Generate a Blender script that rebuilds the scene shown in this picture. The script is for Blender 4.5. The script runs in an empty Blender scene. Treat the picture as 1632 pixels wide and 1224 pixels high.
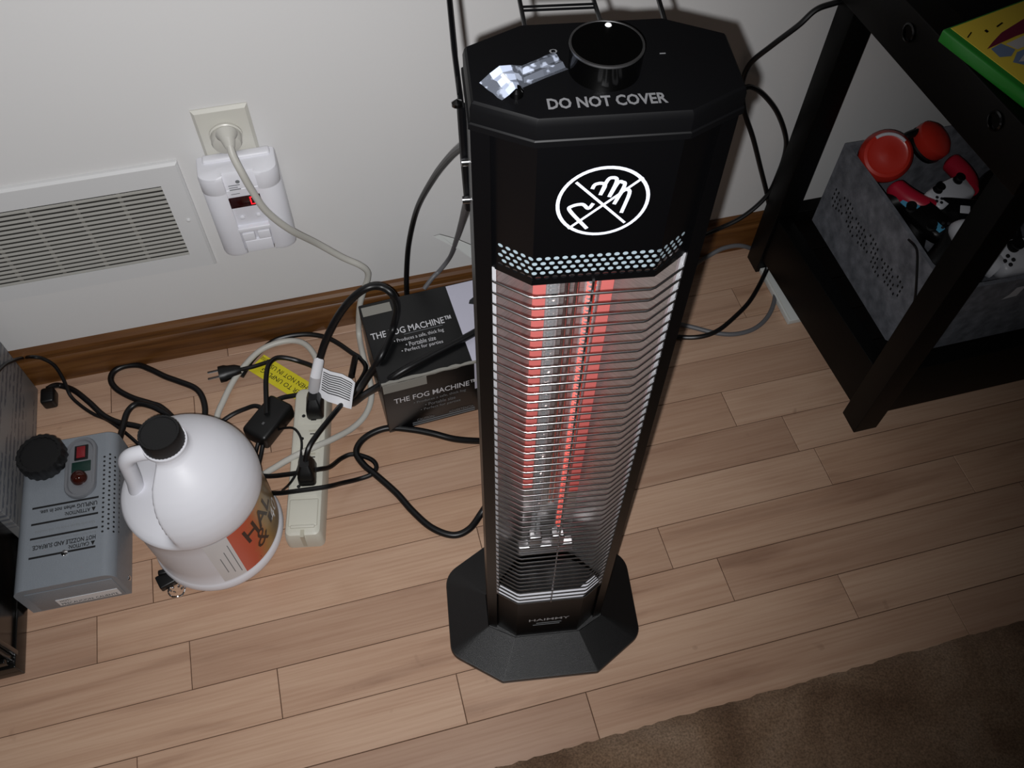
import bpy, bmesh, math, random
from mathutils import Vector, Matrix
random.seed(7)
PI = math.pi
scene = bpy.context.scene
col = scene.collection

# ------------------------------------------------------------------ camera, world, flash, exposure
cam_d = bpy.data.cameras.new('camera'); cam = bpy.data.objects.new('camera', cam_d); col.objects.link(cam)
cam_d.sensor_fit = 'HORIZONTAL'; cam_d.sensor_width = 36; cam_d.lens = 30.9283; cam_d.clip_start = 0.01
_r = [[0.966684, 0.202934, -0.156014], [-0.255277, 0.809238, -0.529119], [0.018876, 0.551318, 0.834082]]
cam.matrix_world = Matrix.Translation((0, 0, 1.1)) @ Matrix(_r).to_4x4()
scene.camera = cam

world = bpy.data.worlds.new('world'); scene.world = world; world.use_nodes = True
bg = world.node_tree.nodes['Background']; bg.inputs[0].default_value = (1.0, 0.93, 0.86, 1); bg.inputs[1].default_value = 0.02

# the phone's flash, a step beside the lens
fl_d = bpy.data.lights.new('phone_flash', 'SPOT'); fl_d.energy = 34; fl_d.shadow_soft_size = 0.003
fl_d.spot_size = math.radians(112); fl_d.spot_blend = 1.0; fl_d.color = (0.99, 0.99, 1.0)
fl = bpy.data.objects.new('phone_flash', fl_d); col.objects.link(fl)
fl.location = (-0.012, -0.002, 1.0916)
fl.rotation_euler = (Vector((-0.17, 0.72, 0.20)) - fl.location).to_track_quat('-Z', 'Y').to_euler()

vs = scene.view_settings
vs.view_transform = 'Standard'; vs.look = 'None'; vs.gamma = 1; vs.exposure = 0.0; vs.use_curve_mapping = False

# ------------------------------------------------------------------ materials
def srgb(h):
    h = h.lstrip('#'); c = [int(h[i:i + 2], 16) / 255 for i in (0, 2, 4)]
    return tuple((x / 12.92 if x <= 0.04045 else ((x + 0.055) / 1.055) ** 2.4) for x in c) + (1,)
M = {}
def mat(name, color, rough=0.5, metal=0.0, bump=0.0, bscale=200, vary=0.06, vscale=12, alpha=1.0, coat=0.0, emit=None, estr=0.0, trans=0.0, spec=0.5):
    m = bpy.data.materials.new(name); m.use_nodes = True; nt = m.node_tree; b = nt.nodes['Principled BSDF']
    c = srgb(color) if isinstance(color, str) else color
    b.inputs['Roughness'].default_value = rough; b.inputs['Metallic'].default_value = metal
    b.inputs['Coat Weight'].default_value = coat; b.inputs['Specular IOR Level'].default_value = spec
    tc = nt.nodes.new('ShaderNodeTexCoord')
    n = nt.nodes.new('ShaderNodeTexNoise'); n.inputs['Scale'].default_value = vscale; n.inputs['Detail'].default_value = 4
    nt.links.new(tc.outputs['Object'], n.inputs['Vector'])
    mx = nt.nodes.new('ShaderNodeMix'); mx.data_type = 'RGBA'
    mx.inputs['A'].default_value = tuple(x * (1 - vary) for x in c[:3]) + (1,)
    mx.inputs['B'].default_value = tuple(min(1, x * (1 + vary)) for x in c[:3]) + (1,)
    nt.links.new(n.outputs['Fac'], mx.inputs['Factor']); nt.links.new(mx.outputs['Result'], b.inputs['Base Color'])
    if bump:
        n2 = nt.nodes.new('ShaderNodeTexNoise'); n2.inputs['Scale'].default_value = bscale; n2.inputs['Detail'].default_value = 3
        nt.links.new(tc.outputs['Object'], n2.inputs['Vector'])
        bp = nt.nodes.new('ShaderNodeBump'); bp.inputs['Strength'].default_value = bump; bp.inputs['Distance'].default_value = 0.001
        nt.links.new(n2.outputs['Fac'], bp.inputs['Height']); nt.links.new(bp.outputs['Normal'], b.inputs['Normal'])
    if alpha < 1: b.inputs['Alpha'].default_value = alpha
    if trans: b.inputs['Transmission Weight'].default_value = trans
    if emit:
        b.inputs['Emission Color'].default_value = srgb(emit); b.inputs['Emission Strength'].default_value = estr
    M[name] = m
    return m

mat('wall_paint', '#dedddc', 0.75, bump=0.08, bscale=350, vary=0.012, vscale=3, spec=0.3)
mat('register_paint', '#dadada', 0.45, vary=0.01)
mat('register_slat', '#aeaca6', 0.45, vary=0.05, vscale=40)
mat('register_dark', '#2b2926', 0.8)
mat('plate_ivory', '#d3d1c8', 0.35, vary=0.01)
mat('white_plastic', '#e6e6ec', 0.4, vary=0.01)
mat('jug_plastic', '#e6e6ec', 0.42, vary=0.015)
mat('off_white_cord', '#c6c4bc', 0.45, vary=0.02)
mat('strip_ivory', '#cfcdc0', 0.45, vary=0.02)
mat('strip_socket', '#bdb9a8', 0.5)
mat('black_cord', '#08080a', 0.4, vary=0.1)
mat('black_plastic', '#070708', 0.42, bump=0.05, bscale=900)
mat('black_gloss', '#020202', 0.14, spec=0.35)
mat('dial_black', '#020202', 0.3, spec=0.08)
mat('black_metal', '#030304', 0.36, spec=0.3)
mat('black_lid', '#040405', 0.5, spec=0.15)
mat('base_black', '#060607', 0.40, bump=0.3, bscale=1800, spec=0.75)
mat('grey_cord', '#67676a', 0.5)
mat('chrome', '#dcdcde', 0.12, metal=1.0, vary=0.01)
mat('wire_steel', '#d2d2d4', 0.22, metal=1.0, vary=0.02)
mat('steel_dull', '#a8a8aa', 0.35, metal=1.0)
mat('hole_plate', '#93a2aa', 0.5, metal=0.1)
mat('hammered_grey', '#878d94', 0.42, metal=0.15, bump=0.25, bscale=500, vary=0.05, vscale=90)
mat('print_black', '#101012', 0.6)
mat('print_grey', '#7a7d80', 0.6)
mat('print_white', '#e8e8ea', 0.6)
mat('print_silver', '#5c5c5e', 0.45)
mat('brand_silver', '#b9b9bb', 0.4)
mat('wire_bright', '#d6d6da', 0.3, metal=0.5)
mat('bezel_silver', '#8b8d92', 0.3, metal=0.45)
mat('sym_white', '#c4c7d2', 0.5)
mat('tag_yellow', '#ddd02a', 0.45, vary=0.03)
mat('tag_white', '#e8e8ec', 0.5)
mat('box_black', '#0b0c0d', 0.33, vary=0.2, vscale=25)
mat('box_print', '#cfcfd3', 0.45)
mat('box_lilac', '#c9c8d8', 0.4, vary=0.04, vscale=20)
mat('board_grey', '#8d8b84', 0.8, vary=0.05)
mat('cap_black', '#101011', 0.5, bump=0.1, bscale=600)
mat('label_white', '#dcdcdd', 0.35)
mat('led_red_dark', '#2a0406', 0.12)
mat('led_red', '#ff2030', 0.4, emit='#ff1420', estr=2.5)
mat('switch_red', '#7c2026', 0.25)
mat('lamp_amber', '#35130c', 0.08)
mat('label_green_dark', '#16302a', 0.3)
mat('table_black', '#040404', 0.5, bump=0.06, bscale=300, spec=0.2)
mat('table_brown', '#060403', 0.45, bump=0.08, bscale=200, vary=0.15, spec=0.2)
mat('red_plastic', '#c23024', 0.3)
mat('crimson_plastic', '#b81f38', 0.35)
mat('pale_plastic', '#cfd0d6', 0.35)
mat('blue_plastic', '#58a9cf', 0.4)
mat('dark_grey', '#242528', 0.5)
mat('case_green', '#2f8f34', 0.25)
mat('cover_yellow', '#f5d84c', 0.3, vary=0.03)
mat('cover_maroon', '#7a1f3e', 0.3)
mat('cover_blue', '#8095b8', 0.3)
mat('cover_pale', '#d8d4d6', 0.3)
mat('cabinet_black', '#0a0908', 0.2, spec=0.5)
mat('cabinet_brown', '#2a231c', 0.3)
mat('paper_white', '#d6d9d6', 0.6)
mat('film', '#c9d2e6', 0.3, alpha=0.13)
mat('film_white', '#b8c2d8', 0.4, alpha=0.6)
mat('support_grey', '#77746e', 0.6)
mat('glass_tube', '#dfe2e6', 0.05, alpha=0.22)
mat('coil_hot', '#f0604a', 0.5, emit='#ff4a36', estr=0.38)
mat('reflection_glow', '#b0605c', 0.6, emit='#ff6156', estr=0.12)  # salmon glow that paints the tubes' red reflection onto added strips
mat('coil_warm', '#7a6a66', 0.3, metal=0.8)
mat('rib_fabric', '#55565b', 0.9)

def blotchy(name, scale, lo, hi):
    nt = M[name].node_tree; b = nt.nodes['Principled BSDF']; tc = nt.nodes.new('ShaderNodeNewGeometry'); n = nt.nodes.new('ShaderNodeTexNoise'); n.inputs['Scale'].default_value = scale
    n.inputs['Detail'].default_value = 2; r = nt.nodes.new('ShaderNodeMapRange'); r.inputs[1].default_value = 0.52; r.inputs[2].default_value = 0.6; r.inputs[3].default_value = lo; r.inputs[4].default_value = hi
    nt.links.new(tc.outputs['Position'], n.inputs['Vector']); nt.links.new(n.outputs['Fac'], r.inputs[0]); nt.links.new(r.outputs[0], b.inputs['Alpha'])
blotchy('film', 170, 0.10, 0.42)
def nodes_of(name):
    m = bpy.data.materials.new(name); m.use_nodes = True; M[name] = m
    nt = m.node_tree
    return nt, nt.nodes['Principled BSDF'], nt.nodes.new, nt.links.new

def ramp(N, stops):
    r = N('ShaderNodeValToRGB'); e = r.color_ramp.elements
    while len(e) < len(stops): e.new(0.5)
    for k, (p, c) in enumerate(stops): e[k].position = p; e[k].color = srgb(c) if isinstance(c, str) else c
    return r

# maple floor boards: grain along X, each board its own tone
nt, b, N, L = nodes_of('maple')
tc = N('ShaderNodeNewGeometry'); oi = N('ShaderNodeObjectInfo')
sc = N('ShaderNodeVectorMath'); sc.operation = 'MULTIPLY'; sc.inputs[1].default_value = (3.0, 26, 26); L(tc.outputs['Position'], sc.inputs[0])
off = N('ShaderNodeVectorMath'); off.operation = 'MULTIPLY_ADD'
cmb = N('ShaderNodeCombineXYZ'); L(oi.outputs['Random'], cmb.inputs[0]); L(oi.outputs['Random'], cmb.inputs[1])
off.inputs[1].default_value = (40, 40, 40); L(cmb.outputs[0], off.inputs[0]); L(sc.outputs[0], off.inputs[2])
g1 = N('ShaderNodeTexNoise'); g1.inputs['Scale'].default_value = 1.0; g1.inputs['Detail'].default_value = 6; g1.inputs['Distortion'].default_value = 0.6; L(off.outputs[0], g1.inputs['Vector'])
sc2 = N('ShaderNodeVectorMath'); sc2.operation = 'MULTIPLY'; sc2.inputs[1].default_value = (1, 6, 6); L(off.outputs[0], sc2.inputs[0])
g2 = N('ShaderNodeTexNoise'); g2.inputs['Scale'].default_value = 2.0; g2.inputs['Detail'].default_value = 4; L(sc2.outputs[0], g2.inputs['Vector'])
tone = ramp(N, [(0.0, '#b59782'), (0.35, '#c3a48d'), (0.7, '#ccae97'), (1.0, '#bc9a80')]); L(oi.outputs['Random'], tone.inputs[0])
gr = ramp(N, [(0.25, '#a98f80'), (0.42, '#ece0d8'), (0.62, '#fffaf5'), (0.8, '#d8c3b2')]); L(g1.outputs['Fac'], gr.inputs[0])
mul = N('ShaderNodeMix'); mul.data_type = 'RGBA'; mul.blend_type = 'MULTIPLY'; mul.inputs['Factor'].default_value = 0.62
L(tone.outputs[0], mul.inputs['A']); L(gr.outputs[0], mul.inputs['B'])
fr = ramp(N, [(0.3, '#e4d8d0'), (0.6, '#ffffff')]); L(g2.outputs['Fac'], fr.inputs[0])
mul2 = N('ShaderNodeMix'); mul2.data_type = 'RGBA'; mul2.blend_type = 'MULTIPLY'; mul2.inputs['Factor'].default_value = 0.55
L(mul.outputs['Result'], mul2.inputs['A']); L(fr.outputs[0], mul2.inputs['B'])
# little dark mineral flecks
fl1 = N('ShaderNodeTexNoise'); fl1.inputs['Scale'].default_value = 26; fl1.inputs['Detail'].default_value = 2; L(tc.outputs['Position'], fl1.inputs['Vector'])
flr = ramp(N, [(0.235, '#6d4a34'), (0.28, '#ffffff')]); L(fl1.outputs['Fac'], flr.inputs[0])
mul3 = N('ShaderNodeMix'); mul3.data_type = 'RGBA'; mul3.blend_type = 'MULTIPLY'; mul3.inputs['Factor'].default_value = 0.25
L(mul2.outputs['Result'], mul3.inputs['A']); L(flr.outputs[0], mul3.inputs['B'])
L(mul3.outputs['Result'], b.inputs['Base Color']); b.inputs['Roughness'].default_value = 0.33; b.inputs['Specular IOR Level'].default_value = 0.45
bp = N('ShaderNodeBump'); bp.inputs['Strength'].default_value = 0.12; bp.inputs['Distance'].default_value = 0.001; L(g1.outputs['Fac'], bp.inputs['Height']); L(bp.outputs['Normal'], b.inputs['Normal'])
mat('floor_gap', '#3a2616', 0.9)

# stained baseboard
nt, b, N, L = nodes_of('stained_oak')
tc = N('ShaderNodeNewGeometry')
sc = N('ShaderNodeVectorMath'); sc.operation = 'MULTIPLY'; sc.inputs[1].default_value = (5, 30, 70); L(tc.outputs['Position'], sc.inputs[0])
g1 = N('ShaderNodeTexNoise'); g1.inputs['Scale'].default_value = 1; g1.inputs['Detail'].default_value = 6; g1.inputs['Distortion'].default_value = 0.8; L(sc.outputs[0], g1.inputs['Vector'])
r1 = ramp(N, [(0.25, '#472a12'), (0.5, '#613d1d'), (0.75, '#724d28')]); L(g1.outputs['Fac'], r1.inputs[0]); L(r1.outputs[0], b.inputs['Base Color'])
b.inputs['Roughness'].default_value = 0.35

# rug pile
nt, b, N, L = nodes_of('rug_pile')
tc = N('ShaderNodeNewGeometry')
g1 = N('ShaderNodeTexNoise'); g1.inputs['Scale'].default_value = 9; g1.inputs['Detail'].default_value = 5; g1.inputs['Distortion'].default_value = 0.5; L(tc.outputs['Position'], g1.inputs['Vector'])
g2 = N('ShaderNodeTexNoise'); g2.inputs['Scale'].default_value = 420; g2.inputs['Detail'].default_value = 2; L(tc.outputs['Position'], g2.inputs['Vector'])
r1 = ramp(N, [(0.3, '#6a513e'), (0.5, '#8f745d'), (0.7, '#a68d77')]); L(g1.outputs['Fac'], r1.inputs[0])
r2 = ramp(N, [(0.3, '#8a8a8a'), (0.7, '#ffffff')]); L(g2.outputs['Fac'], r2.inputs[0])
mx = N('ShaderNodeMix'); mx.data_type = 'RGBA'; mx.blend_type = 'MULTIPLY'; mx.inputs['Factor'].default_value = 0.7; L(r1.outputs[0], mx.inputs['A']); L(r2.outputs[0], mx.inputs['B'])
L(mx.outputs['Result'], b.inputs['Base Color']); b.inputs['Roughness'].default_value = 0.95; b.inputs['Specular IOR Level'].default_value = 0.1
b.inputs['Sheen Weight'].default_value = 0.3

# woven felt of the storage bin
nt, b, N, L = nodes_of('felt_grey')
tc = N('ShaderNodeNewGeometry')
g1 = N('ShaderNodeTexNoise'); g1.inputs['Scale'].default_value = 60; g1.inputs['Detail'].default_value = 6; L(tc.outputs['Position'], g1.inputs['Vector'])
r1 = ramp(N, [(0.3, '#5f6167'), (0.55, '#777980'), (0.75, '#8a8c93')]); L(g1.outputs['Fac'], r1.inputs[0]); L(r1.outputs[0], b.inputs['Base Color'])
b.inputs['Roughness'].default_value = 0.95; b.inputs['Specular IOR Level'].default_value = 0.1
g2 = N('ShaderNodeTexNoise'); g2.inputs['Scale'].default_value = 500; L(tc.outputs['Position'], g2.inputs['Vector'])
bp = N('ShaderNodeBump'); bp.inputs['Strength'].default_value = 0.5; bp.inputs['Distance'].default_value = 0.001; L(g2.outputs['Fac'], bp.inputs['Height']); L(bp.outputs['Normal'], b.inputs['Normal'])

# printed side of the carton on the left: rows of small print
nt, b, N, L = nodes_of('carton_print')
tc = N('ShaderNodeNewGeometry'); sp = N('ShaderNodeSeparateXYZ'); L(tc.outputs['Position'], sp.inputs[0])
mz = N('ShaderNodeMath'); mz.operation = 'MULTIPLY'; mz.inputs[1].default_value = 2 * PI / 0.0105; L(sp.outputs['Z'], mz.inputs[0])
sn = N('ShaderNodeMath'); sn.operation = 'SINE'; L(mz.outputs[0], sn.inputs[0])
gt = N('ShaderNodeMath'); gt.operation = 'GREATER_THAN'; gt.inputs[1].default_value = 0.1; L(sn.outputs[0], gt.inputs[0])
sv = N('ShaderNodeVectorMath'); sv.operation = 'MULTIPLY'; sv.inputs[1].default_value = (0, 90, 95.2); L(tc.outputs['Position'], sv.inputs[0])
fv = N('ShaderNodeVectorMath'); fv.operation = 'MULTIPLY'; fv.inputs[1].default_value = (0, 1, 3.0); L(sv.outputs[0], fv.inputs[0])
nz = N('ShaderNodeTexNoise'); nz.inputs['Scale'].default_value = 1.0; nz.inputs['Detail'].default_value = 1; L(fv.outputs[0], nz.inputs['Vector'])
wd = N('ShaderNodeMath'); wd.operation = 'GREATER_THAN'; wd.inputs[1].default_value = 0.42; L(nz.outputs['Fac'], wd.inputs[0])
lv = N('ShaderNodeVectorMath'); lv.operation = 'MULTIPLY'; lv.inputs[1].default_value = (0, 5, 22); L(tc.outputs['Position'], lv.inputs[0])
n3 = N('ShaderNodeTexNoise'); n3.inputs['Scale'].default_value = 1.0; L(lv.outputs[0], n3.inputs['Vector'])
pg = N('ShaderNodeMath'); pg.operation = 'GREATER_THAN'; pg.inputs[1].default_value = 0.46; L(n3.outputs['Fac'], pg.inputs[0])
m1 = N('ShaderNodeMath'); m1.operation = 'MULTIPLY'; L(gt.outputs[0], m1.inputs[0]); L(wd.outputs[0], m1.inputs[1])
m2 = N('ShaderNodeMath'); m2.operation = 'MULTIPLY'; L(m1.outputs[0], m2.inputs[0]); L(pg.outputs[0], m2.inputs[1])
mx = N('ShaderNodeMix'); mx.data_type = 'RGBA'; mx.inputs['A'].default_value = srgb('#8b8a8a'); mx.inputs['B'].default_value = srgb('#63656c')
L(m2.outputs[0], mx.inputs['Factor']); L(mx.outputs['Result'], b.inputs['Base Color']); b.inputs['Roughness'].default_value = 0.4

# brushed reflector sheet
nt, b, N, L = nodes_of('reflector')
tc = N('ShaderNodeTexCoord')
sc = N('ShaderNodeVectorMath'); sc.operation = 'MULTIPLY'; sc.inputs[1].default_value = (40, 40, 900); L(tc.outputs['Object'], sc.inputs[0])
g1 = N('ShaderNodeTexNoise'); g1.inputs['Scale'].default_value = 1; g1.inputs['Detail'].default_value = 3; L(sc.outputs[0], g1.inputs['Vector'])
r1 = ramp(N, [(0.3, '#a9a4a2'), (0.7, '#c9c4c2')]); L(g1.outputs['Fac'], r1.inputs[0]); L(r1.outputs[0], b.inputs['Base Color'])
b.inputs['Metallic'].default_value = 0.8; b.inputs['Roughness'].default_value = 0.3
bp = N('ShaderNodeBump'); bp.inputs['Strength'].default_value = 0.05; bp.inputs['Distance'].default_value = 0.0005; L(g1.outputs['Fac'], bp.inputs['Height']); L(bp.outputs['Normal'], b.inputs['Normal'])

# jug label: orange fading to smoky olive around the jug
nt, b, N, L = nodes_of('label_orange')
tc = N('ShaderNodeTexCoord'); sp = N('ShaderNodeSeparateXYZ'); L(tc.outputs['Object'], sp.inputs[0])
g1 = N('ShaderNodeTexNoise'); g1.inputs['Scale'].default_value = 22; g1.inputs['Detail'].default_value = 3; L(tc.outputs['Object'], g1.inputs['Vector'])
ad = N('ShaderNodeMath'); ad.operation = 'MULTIPLY_ADD'; ad.inputs[1].default_value = 0.03; L(g1.outputs['Fac'], ad.inputs[0]); L(sp.outputs['X'], ad.inputs[2])
r1 = ramp(N, [(0.0, '#c4462a'), (0.068, '#c9502e'), (0.085, '#a8813f'), (0.1, '#7c6c58')]); L(ad.outputs[0], r1.inputs[0]); L(r1.outputs[0], b.inputs['Base Color'])
b.inputs['Roughness'].default_value = 0.3

# ------------------------------------------------------------------ mesh helpers
def finish(name, me, m, parent=None, smooth=False):
    o = bpy.data.objects.new(name, me); col.objects.link(o)
    if m: me.materials.append(M[m] if isinstance(m, str) else m)
    if smooth is True:
        for p in me.polygons: p.use_smooth = True
    if parent: o.parent = parent
    return o
def autosmooth(me, deg=35):
    for p in me.polygons: p.use_smooth = True
    bm = bmesh.new(); bm.from_mesh(me)
    a = math.radians(deg)
    for e in bm.edges:
        if len(e.link_faces) == 2 and e.calc_face_angle(0) > a: e.smooth = False
    bm.to_mesh(me); bm.free()
def raw(name, verts, faces, m, parent=None, world_co=True, auto=None):
    off = Vector((0, 0, 0))
    if parent is not None and world_co:
        pp = parent if parent.type == 'EMPTY' else parent.parent
        if pp: off = Vector(pp.location)
    me = bpy.data.meshes.new(name)
    me.from_pydata([tuple(Vector(v) - off) for v in verts], [], faces); me.validate(); 
    bm = bmesh.new(); bm.from_mesh(me); bmesh.ops.recalc_face_normals(bm, faces=bm.faces); bm.to_mesh(me); bm.free()
    if auto: autosmooth(me, auto)
    return finish(name, me, m, parent)
class MB:
    def __init__(s): s.v = []; s.f = []
    def add(s, v, f):
        n = len(s.v); s.v += [tuple(x) for x in v]; s.f += [tuple(i + n for i in q) for q in f]; return s
    def box(s, lo, hi, bev=0.0):
        if bev <= 0:
            x0, y0, z0 = lo; x1, y1, z1 = hi
            return s.add([(x0,y0,z0),(x1,y0,z0),(x1,y1,z0),(x0,y1,z0),(x0,y0,z1),(x1,y0,z1),(x1,y1,z1),(x0,y1,z1)],
                  [(0,3,2,1),(4,5,6,7),(0,1,5,4),(1,2,6,5),(2,3,7,6),(3,0,4,7)])
        bm = bmesh.new(); bmesh.ops.create_cube(bm, size=1)
        for v in bm.verts: v.co = Vector([(lo[k] + hi[k]) / 2 + v.co[k] * (hi[k] - lo[k]) for k in range(3)])
        bmesh.ops.bevel(bm, geom=list(bm.edges), offset=bev, segments=3, profile=0.5, affect='EDGES')
        bm.verts.index_update(); s.add([v.co[:] for v in bm.verts], [[v.index for v in f.verts] for f in bm.faces]); bm.free(); return s
    def tube(s, pts, r, seg=10, caps=True):
        pts = [Vector(p) for p in pts]; n = len(pts); rr = r if isinstance(r, (list, tuple)) else [r] * n
        t0 = (pts[1] - pts[0]).normalized(); up = Vector((0, 0, 1)) if abs(t0.z) < 0.9 else Vector((1, 0, 0))
        nrm = (up - t0 * up.dot(t0)).normalized(); V = []; F = []
        for i, p in enumerate(pts):
            t = (pts[min(i + 1, n - 1)] - pts[max(i - 1, 0)])
            t = t.normalized() if t.length > 1e-9 else t0
            nrm = (nrm - t * nrm.dot(t)); nrm = nrm.normalized() if nrm.length > 1e-6 else t.orthogonal().normalized()
            bn = t.cross(nrm)
            for k in range(seg):
                a = 2 * PI * k / seg; V.append(p + (nrm * math.cos(a) + bn * math.sin(a)) * rr[i])
        for i in range(n - 1):
            for k in range(seg):
                F.append((i * seg + k, i * seg + (k + 1) % seg, (i + 1) * seg + (k + 1) % seg, (i + 1) * seg + k))
        if caps: F.append(tuple(range(seg - 1, -1, -1))); F.append(tuple((n - 1) * seg + k for k in range(seg)))
        return s.add(V, F)
    def lathe(s, prof, seg=32, c=(0, 0, 0), axis=None, caps=True):
        V = []; F = []; n = len(prof)
        q = Matrix.Identity(3) if axis is None else Vector((0, 0, 1)).rotation_difference(Vector(axis)).to_matrix()
        for (r, z) in prof:
            for k in range(seg):
                a = 2 * PI * k / seg; V.append(q @ Vector((r * math.cos(a), r * math.sin(a), z)) + Vector(c))
        for i in range(n - 1):
            for k in range(seg): F.append((i * seg + k, i * seg + (k + 1) % seg, (i + 1) * seg + (k + 1) % seg, (i + 1) * seg + k))
        if caps and prof[0][0] > 1e-6: F.append(tuple(range(seg - 1, -1, -1)))
        if caps and prof[-1][0] > 1e-6: F.append(tuple((n - 1) * seg + k for k in range(seg)))
        return s.add(V, F)
    def rings(s, rs, cap0=True, cap1=True, closed=True):
        m = len(rs[0]); V = [p for r in rs for p in r]; F = []
        for i in range(len(rs) - 1):
            for k in range(m if closed else m - 1): F.append((i * m + k, i * m + (k + 1) % m, (i + 1) * m + (k + 1) % m, (i + 1) * m + k))
        if cap0: F.append(tuple(range(m - 1, -1, -1)))
        if cap1: F.append(tuple((len(rs) - 1) * m + k for k in range(m)))
        return s.add(V, F)
    def xf(s, fn): s.v = [tuple(fn(*p)) for p in s.v]; return s
    def build(s, name, m, parent=None, world_co=True, auto=35): return raw(name, s.v, s.f, m, parent, world_co, auto)

def spline(pts, n=9):
    P = [Vector(p) for p in pts]; P = [2 * P[0] - P[1]] + P + [2 * P[-1] - P[-2]]; out = []
    for i in range(1, len(P) - 2):
        p0, p1, p2, p3 = P[i - 1:i + 3]
        for k in range(n):
            t = k / n
            out.append(0.5 * ((2 * p1) + (p2 - p0) * t + (2 * p0 - 5 * p1 + 4 * p2 - p3) * t * t + (3 * p1 - p0 - 3 * p2 + p3) * t ** 3))
    out.append(P[-2]); return out
def rounded(corners, radii, seg=5):
    out = []; n = len(corners)
    for i in range(n):
        p = Vector(corners[i]); a = Vector(corners[i - 1]); c = Vector(corners[(i + 1) % n]); r = radii[i] if isinstance(radii, (list, tuple)) else radii
        d1 = (a - p).normalized(); d2 = (c - p).normalized(); ang = d1.angle(d2); t = min(r / math.tan(ang / 2), (a - p).length * 0.49, (c - p).length * 0.49)
        r2 = t * math.tan(ang / 2); p1 = p + d1 * t; p2 = p + d2 * t; ctr = p + (d1 + d2).normalized() * (r2 / math.sin(ang / 2))
        a1 = math.atan2(p1.y - ctr.y, p1.x - ctr.x); a2 = math.atan2(p2.y - ctr.y, p2.x - ctr.x); da = (a2 - a1 + PI) % (2 * PI) - PI
        for k in range(seg + 1): 
            aa = a1 + da * k / seg; out.append((ctr.x + r2 * math.cos(aa), ctr.y + r2 * math.sin(aa)))
    return out
def text_geo(body, size, align='CENTER', bold=0.0, spacing=1.0):
    cu = bpy.data.curves.new('t', 'FONT'); cu.body = body; cu.size = size; cu.align_x = align; cu.align_y = 'CENTER'; cu.offset = bold; cu.resolution_u = 2; cu.space_character = spacing
    o = bpy.data.objects.new('t', cu); col.objects.link(o)
    dg = bpy.context.evaluated_depsgraph_get(); me = bpy.data.meshes.new_from_object(o.evaluated_get(dg))
    v = [tuple(x.co) for x in me.vertices]; f = [tuple(p.vertices) for p in me.polygons]
    bpy.data.objects.remove(o); bpy.data.curves.remove(cu); bpy.data.meshes.remove(me)
    return v, f
def text_w(body, width, height=None, **k):
    v, f = text_geo(body, 1.0, **k); xs = [p[0] for p in v]; ys = [p[1] for p in v]
    sx = width / (max(xs) - min(xs)); sy = sx if height is None else height / (max(ys) - min(ys))
    cx = (max(xs) + min(xs)) / 2; cy = (max(ys) + min(ys)) / 2
    return [((x - cx) * sx, (y - cy) * sy, 0) for x, y, z in v], f
def text_on(name, body, width, org, xd, yd, m, parent, height=None, world_co=True, **k):
    v, f = text_w(body, width, height, **k); o = Vector(org); xd = Vector(xd).normalized(); yd = Vector(yd).normalized()
    return raw(name, [o + xd * a + yd * b for a, b, c in v], f, m, parent, world_co)
def ribbon(pts, w):
    P = [Vector(p) for p in pts]; V = []; F = []
    for i, p in enumerate(P):
        d = (P[min(i + 1, len(P) - 1)] - P[max(i - 1, 0)]).normalized(); n = Vector((-d.y, d.x)); V += [p + n * w / 2, p - n * w / 2]
    for i in range(len(P) - 1): F.append((2 * i, 2 * i + 1, 2 * i + 3, 2 * i + 2))
    return V, F
def tag(o, label=None, cat=None, group=None, kind=None):
    if label: o['label'] = label
    if cat: o['category'] = cat
    if group: o['group'] = group
    if kind: o['kind'] = kind
    return o
def thing(name, loc, label, cat, rz=0, group=None):
    o = bpy.data.objects.new(name, None); col.objects.link(o); o.location = loc; o.rotation_euler = (0, 0, rz)
    o.empty_display_size = 0.02
    return tag(o, label, cat, group)

WY = 0.8804
# ------------------------------------------------------------------ the room
w = MB().box((-1.2, WY, -0.02), (1.7, WY + 0.08, 1.6)).build('wall_back', 'wall_paint', auto=None); tag(w, kind='structure')
fb = MB().box((-1.2, -0.6, -0.03), (1.7, WY, -0.0016)).build('floor', 'floor_gap', auto=None); tag(fb, kind='structure')
prof = [(WY, 0.0), (WY - 0.014, 0.0), (WY - 0.014, 0.046), (WY - 0.0125, 0.0495), (WY - 0.010, 0.052), (WY - 0.0095, 0.056), (WY - 0.0105, 0.060), (WY - 0.009, 0.0655), (WY - 0.0055, 0.0695), (WY, 0.0712)]
MBb = MB().rings([[(x, y, z) for y, z in prof] for x in (-1.2, 1.7)])
bb = MBb.build('baseboard_back', 'stained_oak', auto=25); tag(bb, kind='structure')

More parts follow.
